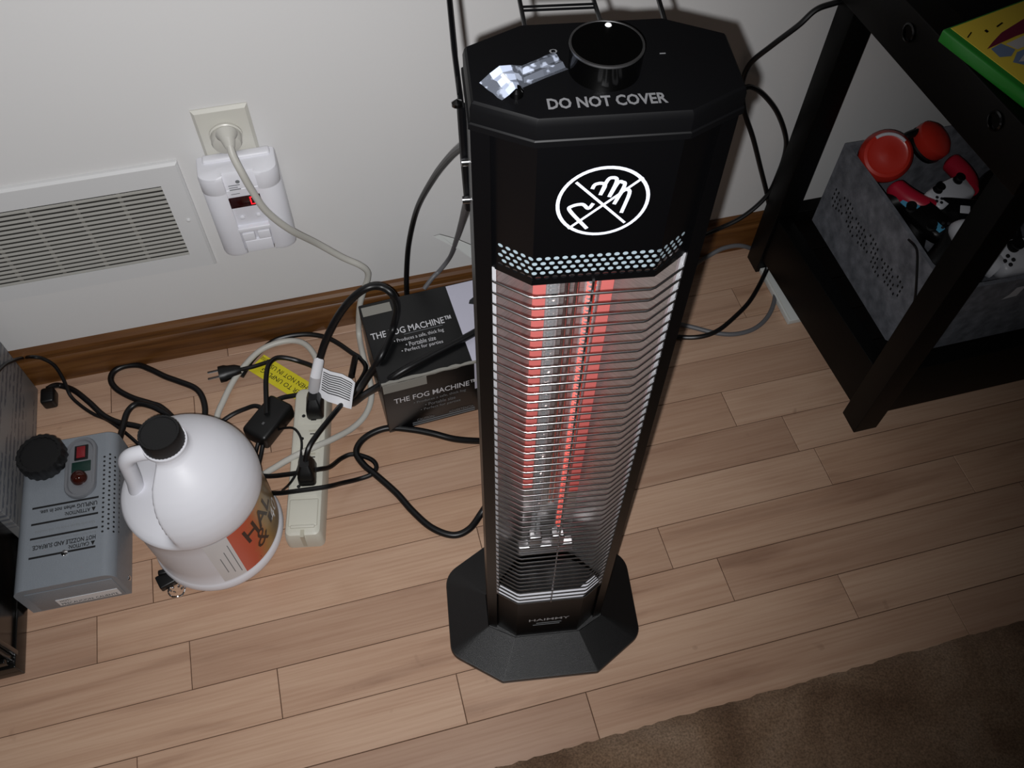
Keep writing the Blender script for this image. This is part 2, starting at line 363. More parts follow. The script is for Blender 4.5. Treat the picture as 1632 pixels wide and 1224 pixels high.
PW = 0.0612
joints = {0: [-0.62, -0.33, 0.178, 0.674, 1.15], 1: [-0.8, -0.35, 0.03, 0.5464, 0.98], 2: [-0.66, -0.1817, 0.40, 0.86, 1.3], 3: [-0.77, -0.2833, 0.338, 0.79, 1.2],
          4: [-0.86, -0.3939, 0.10, 0.60, 1.1], 5: [-0.7, -0.3244, 0.26, 0.5774, 1.0], 6: [-0.55, -0.11, 0.5062, 0.92], 7: [-0.8, -0.29, 0.22, 0.70, 1.2],
          8: [-0.62, -0.155, 0.05, 0.44, 0.93], 9: [-0.75, -0.255, -0.02, 0.60, 1.1], 10: [-0.9, -0.372, 0.14, 0.48, 0.9], 11: [-0.6, -0.2, 0.32, 0.78]}
for row in range(-3, 12):
    y0 = 0.2407 + PW * (row - 1); y1 = y0 + PW
    js = joints.get(row, [-0.5 + 0.13 * row, 0.1 + 0.1 * row, 0.65 + 0.07 * row])
    xs = [-1.2] + js + [1.7]
    for a, c in zip(xs[:-1], xs[1:]):
        if c < -0.75 or a > 1.25: continue
        h = random.uniform(-0.0002, 0.0002)
        lo = (a + 0.0004, y0 + 0.0004, -0.003); hi = (c - 0.0004, min(y1, WY - 0.002) - 0.0004, h)
        bmx = MB(); x0, yy0, z0 = lo; x1, yy1, z1 = hi; e = 0.0006
        bmx.add([(x0,yy0,z0),(x1,yy0,z0),(x1,yy1,z0),(x0,yy1,z0),(x0,yy0,z1-e),(x1,yy0,z1-e),(x1,yy1,z1-e),(x0,yy1,z1-e),(x0+e,yy0+e,z1),(x1-e,yy0+e,z1),(x1-e,yy1-e,z1),(x0+e,yy1-e,z1)],
                [(0,3,2,1),(0,1,5,4),(1,2,6,5),(2,3,7,6),(3,0,4,7),(4,5,9,8),(5,6,10,9),(6,7,11,10),(7,4,8,11),(8,9,10,11)])
        bmx.build('plank', 'maple', fb, auto=None)

# rug: low pile with an uneven edge
rv = []; rf = []; nx, ny = 170, 60; rx0, rx1, ry0, ry1 = -0.35, 1.2, -0.4, 0.1845
for j in range(ny + 1):
    for i in range(nx + 1):
        x = rx0 + (rx1 - rx0) * i / nx; t = j / ny; y = ry0 + (ry1 - ry0) * t
        z = 0.011 + random.uniform(-0.0016, 0.0016) + 0.0012 * math.sin(x * 17 + y * 23)
        if j == ny: z = 0.0012; y += random.uniform(-0.0015, 0.0015)
        elif j == ny - 1: z = 0.007
        rv.append((x, y, z))
for j in range(ny):
    for i in range(nx): a = j * (nx + 1) + i; rf.append((a, a + 1, a + nx + 2, a + nx + 1))
rug = raw('rug', rv, rf, 'rug_pile', auto=180); tag(rug, 'brown mottled plush rug along the front of the floor', 'rug')

# ------------------------------------------------------------------ return-air register on the wall
t = thing('wall_register', (-0.42, WY, 0.26), 'white louvred return-air register on the wall left of the outlet', 'air vent')
m_ = MB(); X0, X1, Z0, Z1 = -0.72, -0.170, 0.1757, 0.3596; x0, x1, z0, z1 = -0.69, -0.198, 0.2036, 0.3283; yo = WY - 0.0065; yi = WY - 0.004
def loop(xa, xb, za, zb, y): return [(xa, y, za), (xb, y, za), (xb, y, zb), (xa, y, zb)]
m_.rings([loop(X0, X1, Z0, Z1, WY - 0.0003), loop(X0, X1, Z0, Z1, WY - 0.0035), loop(X0 + 0.003, X1 - 0.003, Z0 + 0.003, Z1 - 0.003, yo), loop(x0, x1, z0, z1, yo), loop(x0, x1, z0, z1, WY - 0.0005)], False, False)
m_.build('frame', 'register_paint', t, auto=30)
MB().box((x0 - 0.002, WY - 0.0008, z0 - 0.002), (x1 + 0.002, WY - 0.0002, z1 + 0.002)).build('duct_backing', 'register_dark', t, auto=None)
n = 17; p = (z1 - z0) / n
sv = MB(); ya, yb = WY - 0.0030, WY - 0.0058
sv.add([(x0, ya, 0.0012), (x1, ya, 0.0012), (x1, ya, 0.0022), (x0, ya, 0.0022), (x0, yb, 0.0), (x1, yb, 0.0), (x1, yb, 0.0012), (x0, yb, 0.0012)], [(0,3,2,1),(4,5,6,7),(0,1,5,4),(1,2,6,5),(2,3,7,6),(3,0,4,7)])
sl = None
for k in range(n):
    if sl is None:
        sv.v = [(a, b_, c + z0 + 0.0008) for a, b_, c in sv.v]; sl = sv.build('slat', 'register_slat', t, auto=None); base = sl
    else:
        o = base.copy(); col.objects.link(o); o.parent = t; o.location = (0, 0, p * k)
for k in range(9):
    xx = -0.2505 - 0.0535 * k
    MB().box((xx - 0.0022, WY - 0.0022, z0), (xx + 0.0022, WY - 0.0012, z1)).build('support_bar', 'support_grey', t, auto=None)
MB().lathe([(0.0028, 0), (0.0026, 0.0012), (0.0015, 0.002), (0, 0.0022)], 14, (-0.1825, yo, 0.2662), (0, -1, 0)).build('screw', 'register_paint', t)

# ------------------------------------------------------------------ wall outlet
t = thing('wall_outlet', (-0.104, WY, 0.368), 'ivory duplex outlet plate above the gas alarm', 'outlet')
m_ = MB(); 
def lp(i, y): return loop(-0.1363 + i, -0.0718 - i, 0.3115 + i, 0.4262 - i, y)
m_.rings([lp(0, WY - 0.0003), lp(0, WY - 0.002), lp(0.0035, WY - 0.0055)], False, True).build('plate', 'plate_ivory', t, auto=30)
for zc in (0.392, 0.347):
    rc = rounded([(-0.017, -0.0105), (0.017, -0.0105), (0.017, 0.0105), (-0.017, 0.0105)], 0.009, 5)
    MB().rings([[(-0.104 + a, WY - 0.005, zc + b_) for a, b_ in rc], [(-0.104 + a, WY - 0.0072, zc + b_) for a, b_ in rc]], False, True).build('receptacle', 'plate_ivory', t)
MB().lathe([(0.003, 0), (0.0026, 0.001), (0, 0.0014)], 12, (-0.104, WY - 0.0055, 0.3695), (0, -1, 0)).build('screw', 'plate_ivory', t)

# ------------------------------------------------------------------ gas alarm plugged into the outlet
t = thing('gas_alarm', (-0.1015, WY - 0.02, 0.2274), 'white plug-in gas alarm with a red digital display', 'alarm')
def dprof(dep, sx=1.0):
    # outline in (x, depth) from the left back round the front to the right back
    pts = []
    for k in range(13):
        a = PI * (1 - k / 12); pts.append((-0.0285 + 0.0185 * math.cos(a), 0.028 + dep * 0.0145 * math.sin(a)))
    left = [(-0.047, 0.0)] + [p for p in pts if p[0] < -0.0165]
    L_ = left + [(-0.021, 0.0385 * dep), (-0.019, 0.0352 * dep)]
    R_ = [(-a, b_) for a, b_ in reversed(L_)]
    return [(-0.1015 + a * sx, WY - 0.0065 - b_) for a, b_ in (L_ + R_)]
lv = []
for z, dep, sx in ((0.2274, 0.7, 0.94), (0.2285, 0.86, 0.975), (0.234, 0.98, 1.0), (0.335, 1, 1), (0.3355, 0.985, 0.992), (0.3365, 0.985, 0.992), (0.337, 1, 1), (0.356, 0.97, 1), (0.3605, 0.9, 0.975), (0.362, 0.75, 0.93)):
    lv.append([(x, y, z) for x, y in dprof(dep, sx)])
MB().rings(lv).build('case', 'white_plastic', t, auto=40)
MB().box((-0.140, WY - 0.020, 0.355), (-0.060, WY - 0.0075, 0.3665), 0.003).build('back_shell', 'white_plastic', t)
yf = WY - 0.0065 - 0.0352
MB().box((-0.1215, yf - 0.0012, 0.3065), (-0.0835, yf + 0.002, 0.3235), 0.0006).build('display_window', 'led_red_dark', t)
def seg7(cx, zc, s, on, par):
    hw, hh, tk = 0.0034 * s, 0.0055 * s, 0.0011 * s; mb = MB(); y = yf - 0.0016
    S = {'a': (-hw, hh, hw, hh), 'd': (-hw, -hh, hw, -hh), 'g': (-hw, 0, hw, 0), 'f': (-hw, 0, -hw, hh), 'b': (hw, 0, hw, hh), 'e': (-hw, -hh, -hw, 0), 'c': (hw, -hh, hw, 0)}
    for q in on:
        a, b1, c, d = S[q]; mb.box((cx + min(a, c) - tk / 2, y, zc + min(b1, d) - tk / 2), (cx + max(a, c) + tk / 2, y + 0.0003, zc + max(b1, d) + tk / 2))
    mb.build('digit', 'led_red', par, auto=None)
seg7(-0.0925, 0.3155, 1.0, 'abcdef', t)
for xx in (-0.112, -0.092): MB().lathe([(0.0033, 0), (0.0031, 0.0014), (0.0018, 0.0022), (0, 0.0024)], 14, (xx, yf, 0.2895), (0, -1, 0)).build('button', 'white_plastic', t)
MB().box((-0.1215, yf - 0.0065, 0.2685), (-0.0815, yf + 0.003, 0.2755), 0.0015).build('test_bar', 'white_plastic', t)
MB().box((-0.119, yf - 0.005, 0.2515), (-0.1035, yf + 0.003, 0.2650), 0.001).build('block', 'white_plastic', t)
MB().box((-0.0995, yf - 0.005, 0.2515), (-0.084, yf + 0.003, 0.2650), 0.001).build('block', 'white_plastic', t)
MB().box((-0.1185, yf - 0.0035, 0.2295), (-0.0845, yf + 0.003, 0.2495), 0.001).build('lower_tab', 'white_plastic', t)
for k in range(4): MB().box((-0.1165, yf - 0.0003, 0.3285 + (k if k < 1 else k + 1) * 0.0034), (-0.106 + (k % 2) * 0.003, yf + 0.001, 0.3293 + (k if k < 1 else k + 1) * 0.0034)).build('print_line', 'print_grey', t, auto=None)
MB().lathe([(0.0026, 0), (0.0026, 0.0003), (0, 0.0004)], 14, (-0.1045, yf, 0.3475), (0, -1, 0)).build('indicator', 'print_grey', t)

# ------------------------------------------------------------------ power strip
SY = -math.radians(10.8); SO = Vector((-0.1040, 0.627, 0))
t = thing('power_strip', tuple(SO), 'ivory power strip lying between the white jug and the black cartons', 'power strip', SY)
c_, s_ = math.cos(SY), math.sin(SY)
def sl_(a, b_, z): return (a, b_, z)
out = rounded([(-0.025, -0.116), (0.025, -0.116), (0.025, 0.118), (-0.025, 0.118)], [0.008, 0.008, 0.012, 0.012], 5)
def ins(d, z): return [(a * (1 - d / 0.025), b_ * (1 - d / 0.117), z) for a, b_ in out]
MB().rings([ins(0, 0.0), ins(0, 0.012), ins(0.0012, 0.026), ins(0.003, 0.0315), ins(0.006, 0.0335)]).build('body', 'strip_ivory', t, False)
MB().box((-0.019, -0.101, 0.0325), (0.019, -0.062, 0.0352), 0.002).build('switch_panel', 'strip_ivory', t, False)
MB().box((-0.016, -0.104, 0.0325), (0.016, -0.0995, 0.0362), 0.0015).build('ridge', 'strip_ivory', t, False)
MB().box((-0.0025, -0.1165, 0.004), (0.0025, -0.106, 0.0341)).build('hanging_slot', 'strip_socket', t, False, None)
for k, yy in enumerate((-0.043, -0.006, 0.031, 0.068)):
    rc = MB().box((-0.016, yy - 0.014, 0.0332), (0.016, yy + 0.014, 0.0341), 0.0004).build('receptacle', 'strip_ivory', t, False)
    MB().box((0.002, yy - 0.0082, 0.0338), (0.0095, yy - 0.0066, 0.03435)).build('slot', 'print_black', t, False, None)
    MB().box((0.002, yy + 0.0062, 0.0338), (0.011, yy + 0.0078, 0.03435)).build('slot', 'print_black', t, False, None)
    MB().lathe([(0.0026, 0), (0.0026, 0.0006), (0, 0.0006)], 10, (-0.0085, yy, 0.0338)).build('ground_hole', 'print_black', t, False)
    MB().box((0.0, yy + 0.0105, 0.034), (0.011, yy + 0.0135, 0.0344)).build('socket_shutter', 'strip_socket', t, False, None)

# white cord of the strip, from its end in loops to the wall outlet
t = thing('extension_lead', [(-0.0732,0.7876,0.0050)][0], 'off-white mains lead running from the power strip up to the wall outlet', 'cord')
pts = [(-0.0710,0.7770,0.0160), (-0.0708,0.8051,0.0160), (-0.0817,0.8348,0.0120), (-0.0995,0.8507,0.0080), (-0.1259,0.8524,0.0080), (-0.1554,0.8416,0.0080), (-0.1884,0.8073,0.0080), (-0.2108,0.7685,0.0080), (-0.2242,0.7334,0.0080), (-0.2229,0.6781,0.0060), (-0.2036,0.6405,0.0060), (-0.1771,0.6308,0.0060), (-0.1575,0.6294,0.0180), (-0.1335,0.6317,0.0300), (-0.1121,0.6339,0.0380), (-0.0925,0.6390,0.0380), (-0.0664,0.6529,0.0260), (-0.0368,0.6741,0.0100), (-0.0148,0.6950,0.0060), (-0.0017,0.7229,0.0060), (0.0007,0.7590,0.0060), (-0.0014,0.7974,0.0060), (-0.0005,0.8450,0.0042), (0.0081,0.8460,0.0627), (0.0193,0.8480,0.0980), (0.0276,0.8480,0.1210), (0.0286,0.8480,0.1373), (0.0190,0.8480,0.1534), (-0.0019,0.8500,0.1726), (-0.0307,0.8460,0.2124), (-0.0589,0.8260,0.2666), (-0.0796,0.8190,0.3110), (-0.0889,0.8180,0.3477), (-0.0944,0.8200,0.3768), (-0.0988,0.8280,0.3945), (-0.0999,0.8360,0.4046)]
MB().tube(spline(pts, 8), 0.0045, 12).build('cable', 'off_white_cord', t)
MB().tube([(-0.1001,0.8360,0.4009), (-0.1005,0.8420,0.4088), (-0.1011,0.8500,0.4095)], [0.0055, 0.0085, 0.0125], 16).build('plug_neck', 'off_white_cord', t)
MB().lathe([(0.0165, 0), (0.0175, 0.004), (0.0172, 0.015), (0.0155, 0.019), (0.011, 0.0205), (0, 0.0207)], 24, (-0.1045, WY - 0.0073, 0.3915), (0, -1, 0)).xf(lambda x, y, z: (-0.1045 + (x + 0.1045) * 1.02, y, 0.3915 + (z - 0.3915) * 0.86)).build('plug_head', 'off_white_cord', t)
MB().lathe([(0.0182, 0), (0.0192, 0.0015), (0.0192, 0.0035), (0.0178, 0.0045)], 24, (-0.1045, WY - 0.0073, 0.3915), (0, -1, 0)).xf(lambda x, y, z: (x, y, 0.3915 + (z - 0.3915) * 0.88)).build('plug_collar', 'plate_ivory', t)

# ------------------------------------------------------------------ heater
HYAW = math.radians(-8.5)
H = thing('tower_heater', (0.15, 0.312, 0), 'tall black infrared tower heater with wire grille and glowing red tubes', 'heater', HYAW)
def sh(u, z): return u - 0.0027 - 0.0097 * z
def T(mb): mb.v = [(sh(a, c), b_, c) for a, b_, c in mb.v]; return mb
outer = [(-0.0587, -0.0463), (0.0587, -0.0463), (0.119, -0.006), (0.119, 0.098), (0.062, 0.1335), (-0.062, 0.1335), (-0.119, 0.098), (-0.119, -0.006)]
inner = [(-0.039, -0.001), (0.039, -0.001), (0.0695, 0.0155), (0.0695, 0.055), (0.038, 0.071), (-0.038, 0.071), (-0.0695, 0.055), (-0.0695, 0.0155)]
rad = [0.006, 0.006, 0.022, 0.03, 0.01, 0.01, 0.03, 0.022]
ro = rounded(outer, rad, 6); ri = rounded(inner, 0.0006, 6)
def mixr(k, z): return [(a * (1 - k) + c * k - 0.0025, b_ * (1 - k) + d * k, z) for (a, b_), (c, d) in zip(ro, ri)]
base = MB().rings([mixr(0.02, 0.0), mixr(0.0, 0.002), mixr(0.0, 0.0065), mixr(0.015, 0.0085), mixr(0.06, 0.0095), mixr(0.98, 0.0355), mixr(1.0, 0.0345)]).build('base', 'base_black', H, False, auto=25)
# front shell profile
def front_strip(z0_, z1_, th=0.0012, zs=None):
    P = [(-0.0595, 0.0165), (-0.037, 0.0), (0.037, 0.0), (0.0595, 0.0165)]; Q = [(-0.0595, 0.0185), (-0.0365, 0.0018), (0.0365, 0.0018), (0.0595, 0.0185)]
    ring = P + Q[::-1]
    return MB().rings([[(a, b_, z) for a, b_ in ring] for z in (z0_, z1_)])
T(front_strip(0.0335, 0.1455)).build('lower_panel', 'black_metal', H, False, auto=None)
T(front_strip(0.7238, 0.8085)).build('upper_panel', 'black_metal', H, False, auto=None)
# perforated strip between panel and grille: sheet with rows of round holes
def perforated(zlo, zhi, rows, pitch):
    P = [(-0.0595, 0.0165), (-0.037, 0.0), (0.037, 0.0), (0.0595, 0.0165)]
    d = [0.0]
    for i in range(3): d.append(d[-1] + math.dist(P[i], P[i + 1]))
    def at(s):
        for i in range(3):
            if s <= d[i + 1] + 1e-9: k = (s - d[i]) / (d[i + 1] - d[i]); return (P[i][0] + (P[i + 1][0] - P[i][0]) * k, P[i][1] + (P[i + 1][1] - P[i][1]) * k)
        return P[3]
    tot = d[-1]; mb = MB(); h = (zhi - zlo) / rows; m0 = 0.004
    for r in range(rows):
        zc = zlo + h * (r + 0.5); s = m0 + (pitch / 2 if r % 2 else 0)
        strip = [(0.0, s)]
        while s + pitch <= tot - m0 + 1e-6:
            sc_ = s + pitch / 2; a, b_, n8 = pitch * 0.34, h * 0.36, 12
            V = []; F = []
            box = []
            for k in range(n8):
                t_ = 2 * PI * (k + 0.5) / n8; cx, cz = math.cos(t_), math.sin(t_); q = max(abs(cx), abs(cz)); box.append((sc_ + cx / q * pitch / 2, zc + cz / q * h / 2))
            for k in range(n8):
                t_ = 2 * PI * (k + 0.5) / n8
                u_, v_ = at(sc_ + a * math.cos(t_)); V.append((u_, v_, zc + b_ * math.sin(t_)))
            for bx_, bz in box: u_, v_ = at(bx_); V.append((u_, v_, bz))
            for k in range(n8): F.append((k, (k + 1) % n8, n8 + (k + 1) % n8, n8 + k))
            # corner triangles
            mb.add(V, F)
            for (sx_, sz) in ((-1, -1), (1, -1), (1, 1), (-1, 1)):
                cr = (sc_ + sx_ * pitch / 2, zc + sz * h / 2); nb = sorted(range(n8), key=lambda k: math.dist(box[k], cr))[:2]
                mb.add([V[n8 + nb[0]], V[n8 + nb[1]], at(cr[0]) + (cr[1],)], [(0, 1, 2)])
            s += pitch
        for sa, sb in ((0.0, strip[0][1]), (s, tot)):
            if sb - sa > 1e-5:
                u0, v0 = at(sa); u1, v1 = at(sb); mb.add([(u0, v0, zc - h / 2), (u1, v1, zc - h / 2), (u1, v1, zc + h / 2), (u0, v0, zc + h / 2)], [(0, 1, 2, 3)])
    return mb
T(perforated(0.7035, 0.7238, 5, 0.0050)).build('perforated_strip', 'black_metal', H, False, auto=None)
T(front_strip(0.6990, 0.7035)).build('panel_lip', 'black_metal', H, False, auto=None)
hp = [(-0.0575, 0.0205), (-0.0365, 0.0042), (0.0365, 0.0042), (0.0575, 0.0205)]
T(MB().rings([[(a, b_, z) for a, b_ in hp] for z in (0.7030, 0.7195)], False, False, False)).build('inner_plate', 'hole_plate', H, False, auto=None)
for sgn in (-1, 1):
    ring = [(sgn * 0.0593, 0.0130), (sgn * 0.0690, 0.0165), (sgn * 0.0690, 0.054), (sgn * 0.0665, 0.054), (sgn * 0.0662, 0.019), (sgn * 0.0593, 0.0165)]
    T(MB().rings([[(a, b_, z) for a, b_ in ring] for z in (0.034, 0.8085)])).build('side_post', 'black_metal', H, False, auto=25)
ring = [(-0.0688, 0.054), (-0.037, 0.0705), (0.037, 0.0705), (0.0688, 0.054), (0.0665, 0.053), (0.0365, 0.0685), (-0.0365, 0.0685), (-0.0665, 0.053)]
T(MB().rings([[(a, b_, z) for a, b_ in ring] for z in (0.034, 0.8085)])).build('back_panel', 'black_metal', H, False, auto=None)
# reflector trough
rp = [(-0.0655, 0.0195), (-0.045, 0.0400), (-0.034, 0.0520), (-0.027, 0.0560), (0.0, 0.0575), (0.027, 0.0560), (0.034, 0.0520), (0.045, 0.0400), (0.0655, 0.0195)]
T(MB().rings([[(a, b_, z) for a, b_ in rp] for z in (0.148, 0.703)], False, False, False)).build('reflector', 'reflector', H, False, auto=20)
pl = [(-0.0585, 0.0185), (-0.0362, 0.003), (0.0362, 0.003), (0.0585, 0.0185), (0.045, 0.034), (0.027, 0.046), (-0.027, 0.046), (-0.045, 0.034)]
lo_ = [(-0.0588, 0.0175), (-0.0365, 0.0022), (0.0365, 0.0022), (0.0588, 0.0175)]; li_ = [(-0.0535, 0.0250), (-0.0335, 0.0115), (0.0335, 0.0115), (0.0535, 0.0250)]
T(MB().rings([[(a, b_, z) for a, b_ in lo_ + li_[::-1]] for z in (0.1445, 0.1475)])).build('reflector_lip', 'pale_plastic', H, False, auto=None)
T(MB().rings([[(a, b_ + 0.004, z) for a, b_ in pl] for z in (0.138, 0.1440)])).build('reflector_floor', 'black_metal', H, False, auto=None)
T(MB().rings([[(a, b_ + 0.002, z) for a, b_ in pl] for z in (0.700, 0.7025)])).build('reflector_top', 'steel_dull', H, False, auto=None)
def seg_at(p, q, z):
    k = (z - p[2]) / (q[2] - p[2]); return (p[0] + (q[0] - p[0]) * k, p[1] + (q[1] - p[1]) * k, z)
for top, bot, zb, hot in (((-0.0250, 0.0400, 0.6256), (-0.0238, 0.0400, 0.5166), 0.300, 'coil_warm'), ((0.0010, 0.0400, 0.6225), (0.0025, 0.0400, 0.3525), 0.262, 'coil_hot')):
    t0, b0 = seg_at(top, bot, 0.690), seg_at(top, bot, 0.235)
    tb = MB().tube([b0, seg_at(top, bot, 0.46), t0], 0.0050, 16).build('quartz_tube', 'glass_tube', H, False, auto=60)
    nT = int((0.655 - zb) / 0.00062); cp = []
    for k in range(nT):
        c = seg_at(top, bot, zb + 0.00062 * k); cp.append((c[0] + 0.0030 * math.cos(k * 0.9), c[1] + 0.0030 * math.sin(k * 0.9), c[2]))
    MB().tube(cp, 0.0007, 4).build('filament', hot, tb, False, auto=60)
    MB().tube([seg_at(top, bot, 0.245), seg_at(top, bot, 0.4), seg_at(top, bot, 0.69)], 0.0011, 6).build('core_rod', 'dark_grey', tb, False, auto=60)
    for za, zb_ in ((0.222, 0.246), (0.684, 0.700)):
        c = seg_at(top, bot, (za + zb_) / 2); MB().box((c[0] - 0.007, c[1] - 0.006, za), (c[0] + 0.007, c[1] + 0.006, zb_), 0.002).build('end_cap', 'steel_dull', tb, False)
for top, bot, za, wd in (((-0.0326, 0.0490, 0.6270), (-0.0308, 0.0490, 0.3414), 0.335, 0.0092), ((0.0145, 0.0490, 0.6216), (0.0151, 0.0490, 0.3324), 0.315, 0.0088)):  # two added glowing strips in place of the tubes' reflections in the trough
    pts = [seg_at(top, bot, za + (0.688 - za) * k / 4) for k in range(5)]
    MB().rings([[(p[0] - wd / 2, p[1], p[2]), (p[0] + wd / 2, p[1], p[2]), (p[0] + wd / 2, p[1] + 0.001, p[2]), (p[0] - wd / 2, p[1] + 0.001, p[2])] for p in pts]).build('reflection_strip', 'reflection_glow', H, False, auto=None)
for top, bot in (((-0.0131, 0.0500, 0.6256), (-0.0113, 0.0500, 0.4993)), ((-0.0065, 0.0500, 0.6248), (-0.0056, 0.0500, 0.4984))):
    MB().tube([seg_at(top, bot, 0.30), seg_at(top, bot, 0.5), seg_at(top, bot, 0.695)], 0.0018, 10).build('support_rod', 'chrome', H, False, auto=60)
T(MB().box((-0.034, 0.034, 0.205), (0.026, 0.046, 0.222), 0.002)).build('tube_bracket', 'steel_dull', H, False)
for k in range(5): T(MB().lathe([(0.0014, 0), (0.0014, 0.001), (0, 0.0016)], 8, (0.030, 0.052, 0.165 + 0.016 * k), (0, -1, 0))).build('rivet', 'chrome', H, False)
# wire grille
gw = [(-0.0600, 0.0215), (-0.0594, 0.0135), (-0.0575, 0.0120), (-0.0385, -0.0012), (-0.0355, -0.0022), (0.0355, -0.0022), (0.0385, -0.0012), (0.0575, 0.0120), (0.0594, 0.0135), (0.0600, 0.0215)]
w0 = None; nW = 51
for k in range(nW):
    z = 0.690 - 0.0107 * k
    if w0 is None: w0 = MB().tube([(a, b_, 0) for a, b_ in gw], 0.00075, 6).build('grille_wire', 'wire_steel', H, False, auto=60); o = w0
    else: o = w0.copy(); col.objects.link(o); o.parent = H
    o.location = (sh(0, z), 0, z)
for sgn in (-1, 1):
    T(MB().box((sgn * 0.0582 - 0.0016, 0.0150, 0.148), (sgn * 0.0582 + 0.0016, 0.0185, 0.700))).build('grille_edge', 'wire_bright', H, False, auto=None)
for u0, v0 in ((0.0, -0.0004),):
    T(MB().tube([(u0, v0, 0.148), (u0, v0, 0.4), (u0, v0, 0.700)], 0.0009, 6)).build('grille_upright', 'wire_steel', H, False, auto=60)
# lid
lid8 = [(-0.0390, -0.0025), (0.0390, -0.0025), (0.0700, 0.0140), (0.0700, 0.0575), (0.0390, 0.0735), (-0.0390, 0.0735), (-0.0700, 0.0575), (-0.0700, 0.0140)]
def lr(k, z, r=0.0008): 
    cx, cy = 0, 0.035
    return [(cx + (a - cx) * k, cy + (b_ - cy) * k, z) for a, b_ in rounded(lid8, r, 3)]
T(MB().rings([lr(0.985, 0.8055), lr(1.0, 0.8060), lr(1.0, 0.8095), lr(0.985, 0.8102), lr(0.985, 0.8180), lr(0.972, 0.8212), lr(0.955, 0.8225)])).build('lid', 'black_lid', H, False, auto=22)
# knob
kb = T(MB().lathe([(0.0180, 0.8225), (0.0180, 0.8355), (0.0183, 0.836)], 48, (0.0, 0.0335, 0))).build('knob', 'black_gloss', H, False)
T(MB().lathe([(0.0180, 0.8355), (0.0185, 0.8362), (0.0184, 0.8371), (0.0174, 0.8372), (0.0172, 0.8366)], 48, (0.0, 0.0335, 0), None, False)).build('rim', 'steel_dull', kb, False)
T(MB().lathe([(0.0176, 0.8370), (0.006, 0.8364), (0, 0.8363)], 48, (0.0, 0.0335, 0))).build('dial_face', 'dial_black', kb, False)
T(MB().lathe([(0.0017, 0.8371), (0.0014, 0.8375), (0, 0.8376)], 16, (0.003, 0.0475, 0))).build('pointer_dot', 'print_white', kb, False)
def htext(name, body, width, height, u, v, z, m, bold=0.0, flat=True, par=H):
    vv, ff = text_w(body, width, height, bold=bold)
    pts = [(u + a, v + b_, z) if flat else (u + a, v, z + b_) for a, b_, c in vv]
    return raw(name, [(sh(0, p[2]) + p[0], p[1], p[2]) for p in pts], ff, m, par, False)
htext('lettering', 'DO NOT COVER', 0.0585, 0.0080, -0.0025, 0.0090, 0.8227, 'print_silver', 0.028)
htext('dial_mark', '0', 0.0042, 0.0034, -0.0235, 0.0490, 0.8227, 'print_silver')
MB().box((sh(0.030, .82), 0.0425, 0.8225), (sh(0.033, .82), 0.0431, 0.8227)).build('dial_mark', 'print_silver', H, False, None)
htext('brand_lettering', 'HAIMMY', 0.048, 0.0075, 0.001, -0.0004, 0.0880, 'brand_silver', 0.012, False)
MB().box((sh(-0.014, .075), -0.0003, 0.0745), (sh(0.016, .075), 0.0, 0.0756)).build('brand_underline', 'print_grey', H, False, None)
MB().box((sh(-0.018, .06), -0.0003, 0.0690), (sh(0.014, .06), 0.0, 0.0697)).build('brand_underline', 'print_grey', H, False, None)
# do-not-touch symbol
SC = (-0.0008, 0.7645); Rr = 0.0243
def sp_(x, y): nx_ = (x - 778) / 198; ny_ = -(y - 885) / 148; return (SC[0] + nx_ * Rr, SC[1] + ny_ * Rr + nx_ * -0.0006)
sm = MB(); lay = [0.0005]
def stroke(pts, w_=0.0021, raw_=False):
    V, F = ribbon(pts if raw_ else ([sp_(*p) for p in pts] if len(pts) < 3 else [(q.x, q.y) for q in spline([sp_(*p) for p in pts], 5)]), w_); lay[0] += 0.00006; sm.add([(sh(a, b_), -lay[0], b_) for a, b_ in V], F)
stroke([(SC[0] + Rr * math.cos(2 * PI * k / 48), SC[1] + Rr * math.sin(2 * PI * k / 48)) for k in range(49)], 0.0020, True)
stroke([(652, 793), (890, 985)], 0.0016); stroke([(940, 785), (635, 1000)], 0.0016)
stroke([(724, 824), (734, 806), (760, 801), (778, 812), (762, 852)]); stroke([(762, 852), (784, 792), (804, 779), (826, 792), (802, 862)])
stroke([(802, 862), (832, 802), (852, 800), (862, 815), (828, 895)]); stroke([(828, 895), (858, 836), (876, 832), (889, 850), (866, 936)])
stroke([(720, 1002), (636, 915), (642, 895), (688, 888), (716, 908), (736, 886)])
raw('warning_symbol', sm.v, sm.f, 'sym_white', H, False)
# folding wire rack and its bracket on the back
rk = MB().tube([(-0.0811, 0.0520, 0.7900), (-0.0803, 0.0520, 0.7541), (-0.0787, 0.0520, 0.7133)], 0.0028, 8).build('side_bracket', 'black_metal', H, False)
for q in ((-0.0797, 0.0470, 0.7549), (-0.0800, 0.0470, 0.7257)): MB().lathe([(0.0042, 0), (0.0042, 0.002), (0.0025, 0.003), (0.0025, 0.009)], 12, (q[0] + 0.006, q[1], q[2]), (-1, 0, 0)).build('bolt', 'chrome', rk, False)
MB().lathe([(0, -0.003), (0.003, -0.001), (0.003, 0.001), (0, 0.003)], 12, (-0.0838, 0.0500, 0.7930)).build('pivot_knob', 'chrome', rk, False)
wr = MB().tube([(-0.0814, 0.0520, 0.7908), (-0.0821, 0.0900, 0.7967), (-0.0820, 0.1250, 0.8043), (-0.0825, 0.1700, 0.8226)], 0.0016, 8).build('rack_rod', 'black_metal', H, False)
MB().tube([(-0.0823, 0.0560, 0.7942), (-0.0809, 0.0930, 0.7945), (-0.0808, 0.1280, 0.8023), (-0.0813, 0.1720, 0.8214)], 0.0009, 6).build('rack_rod', 'black_metal', H, False)
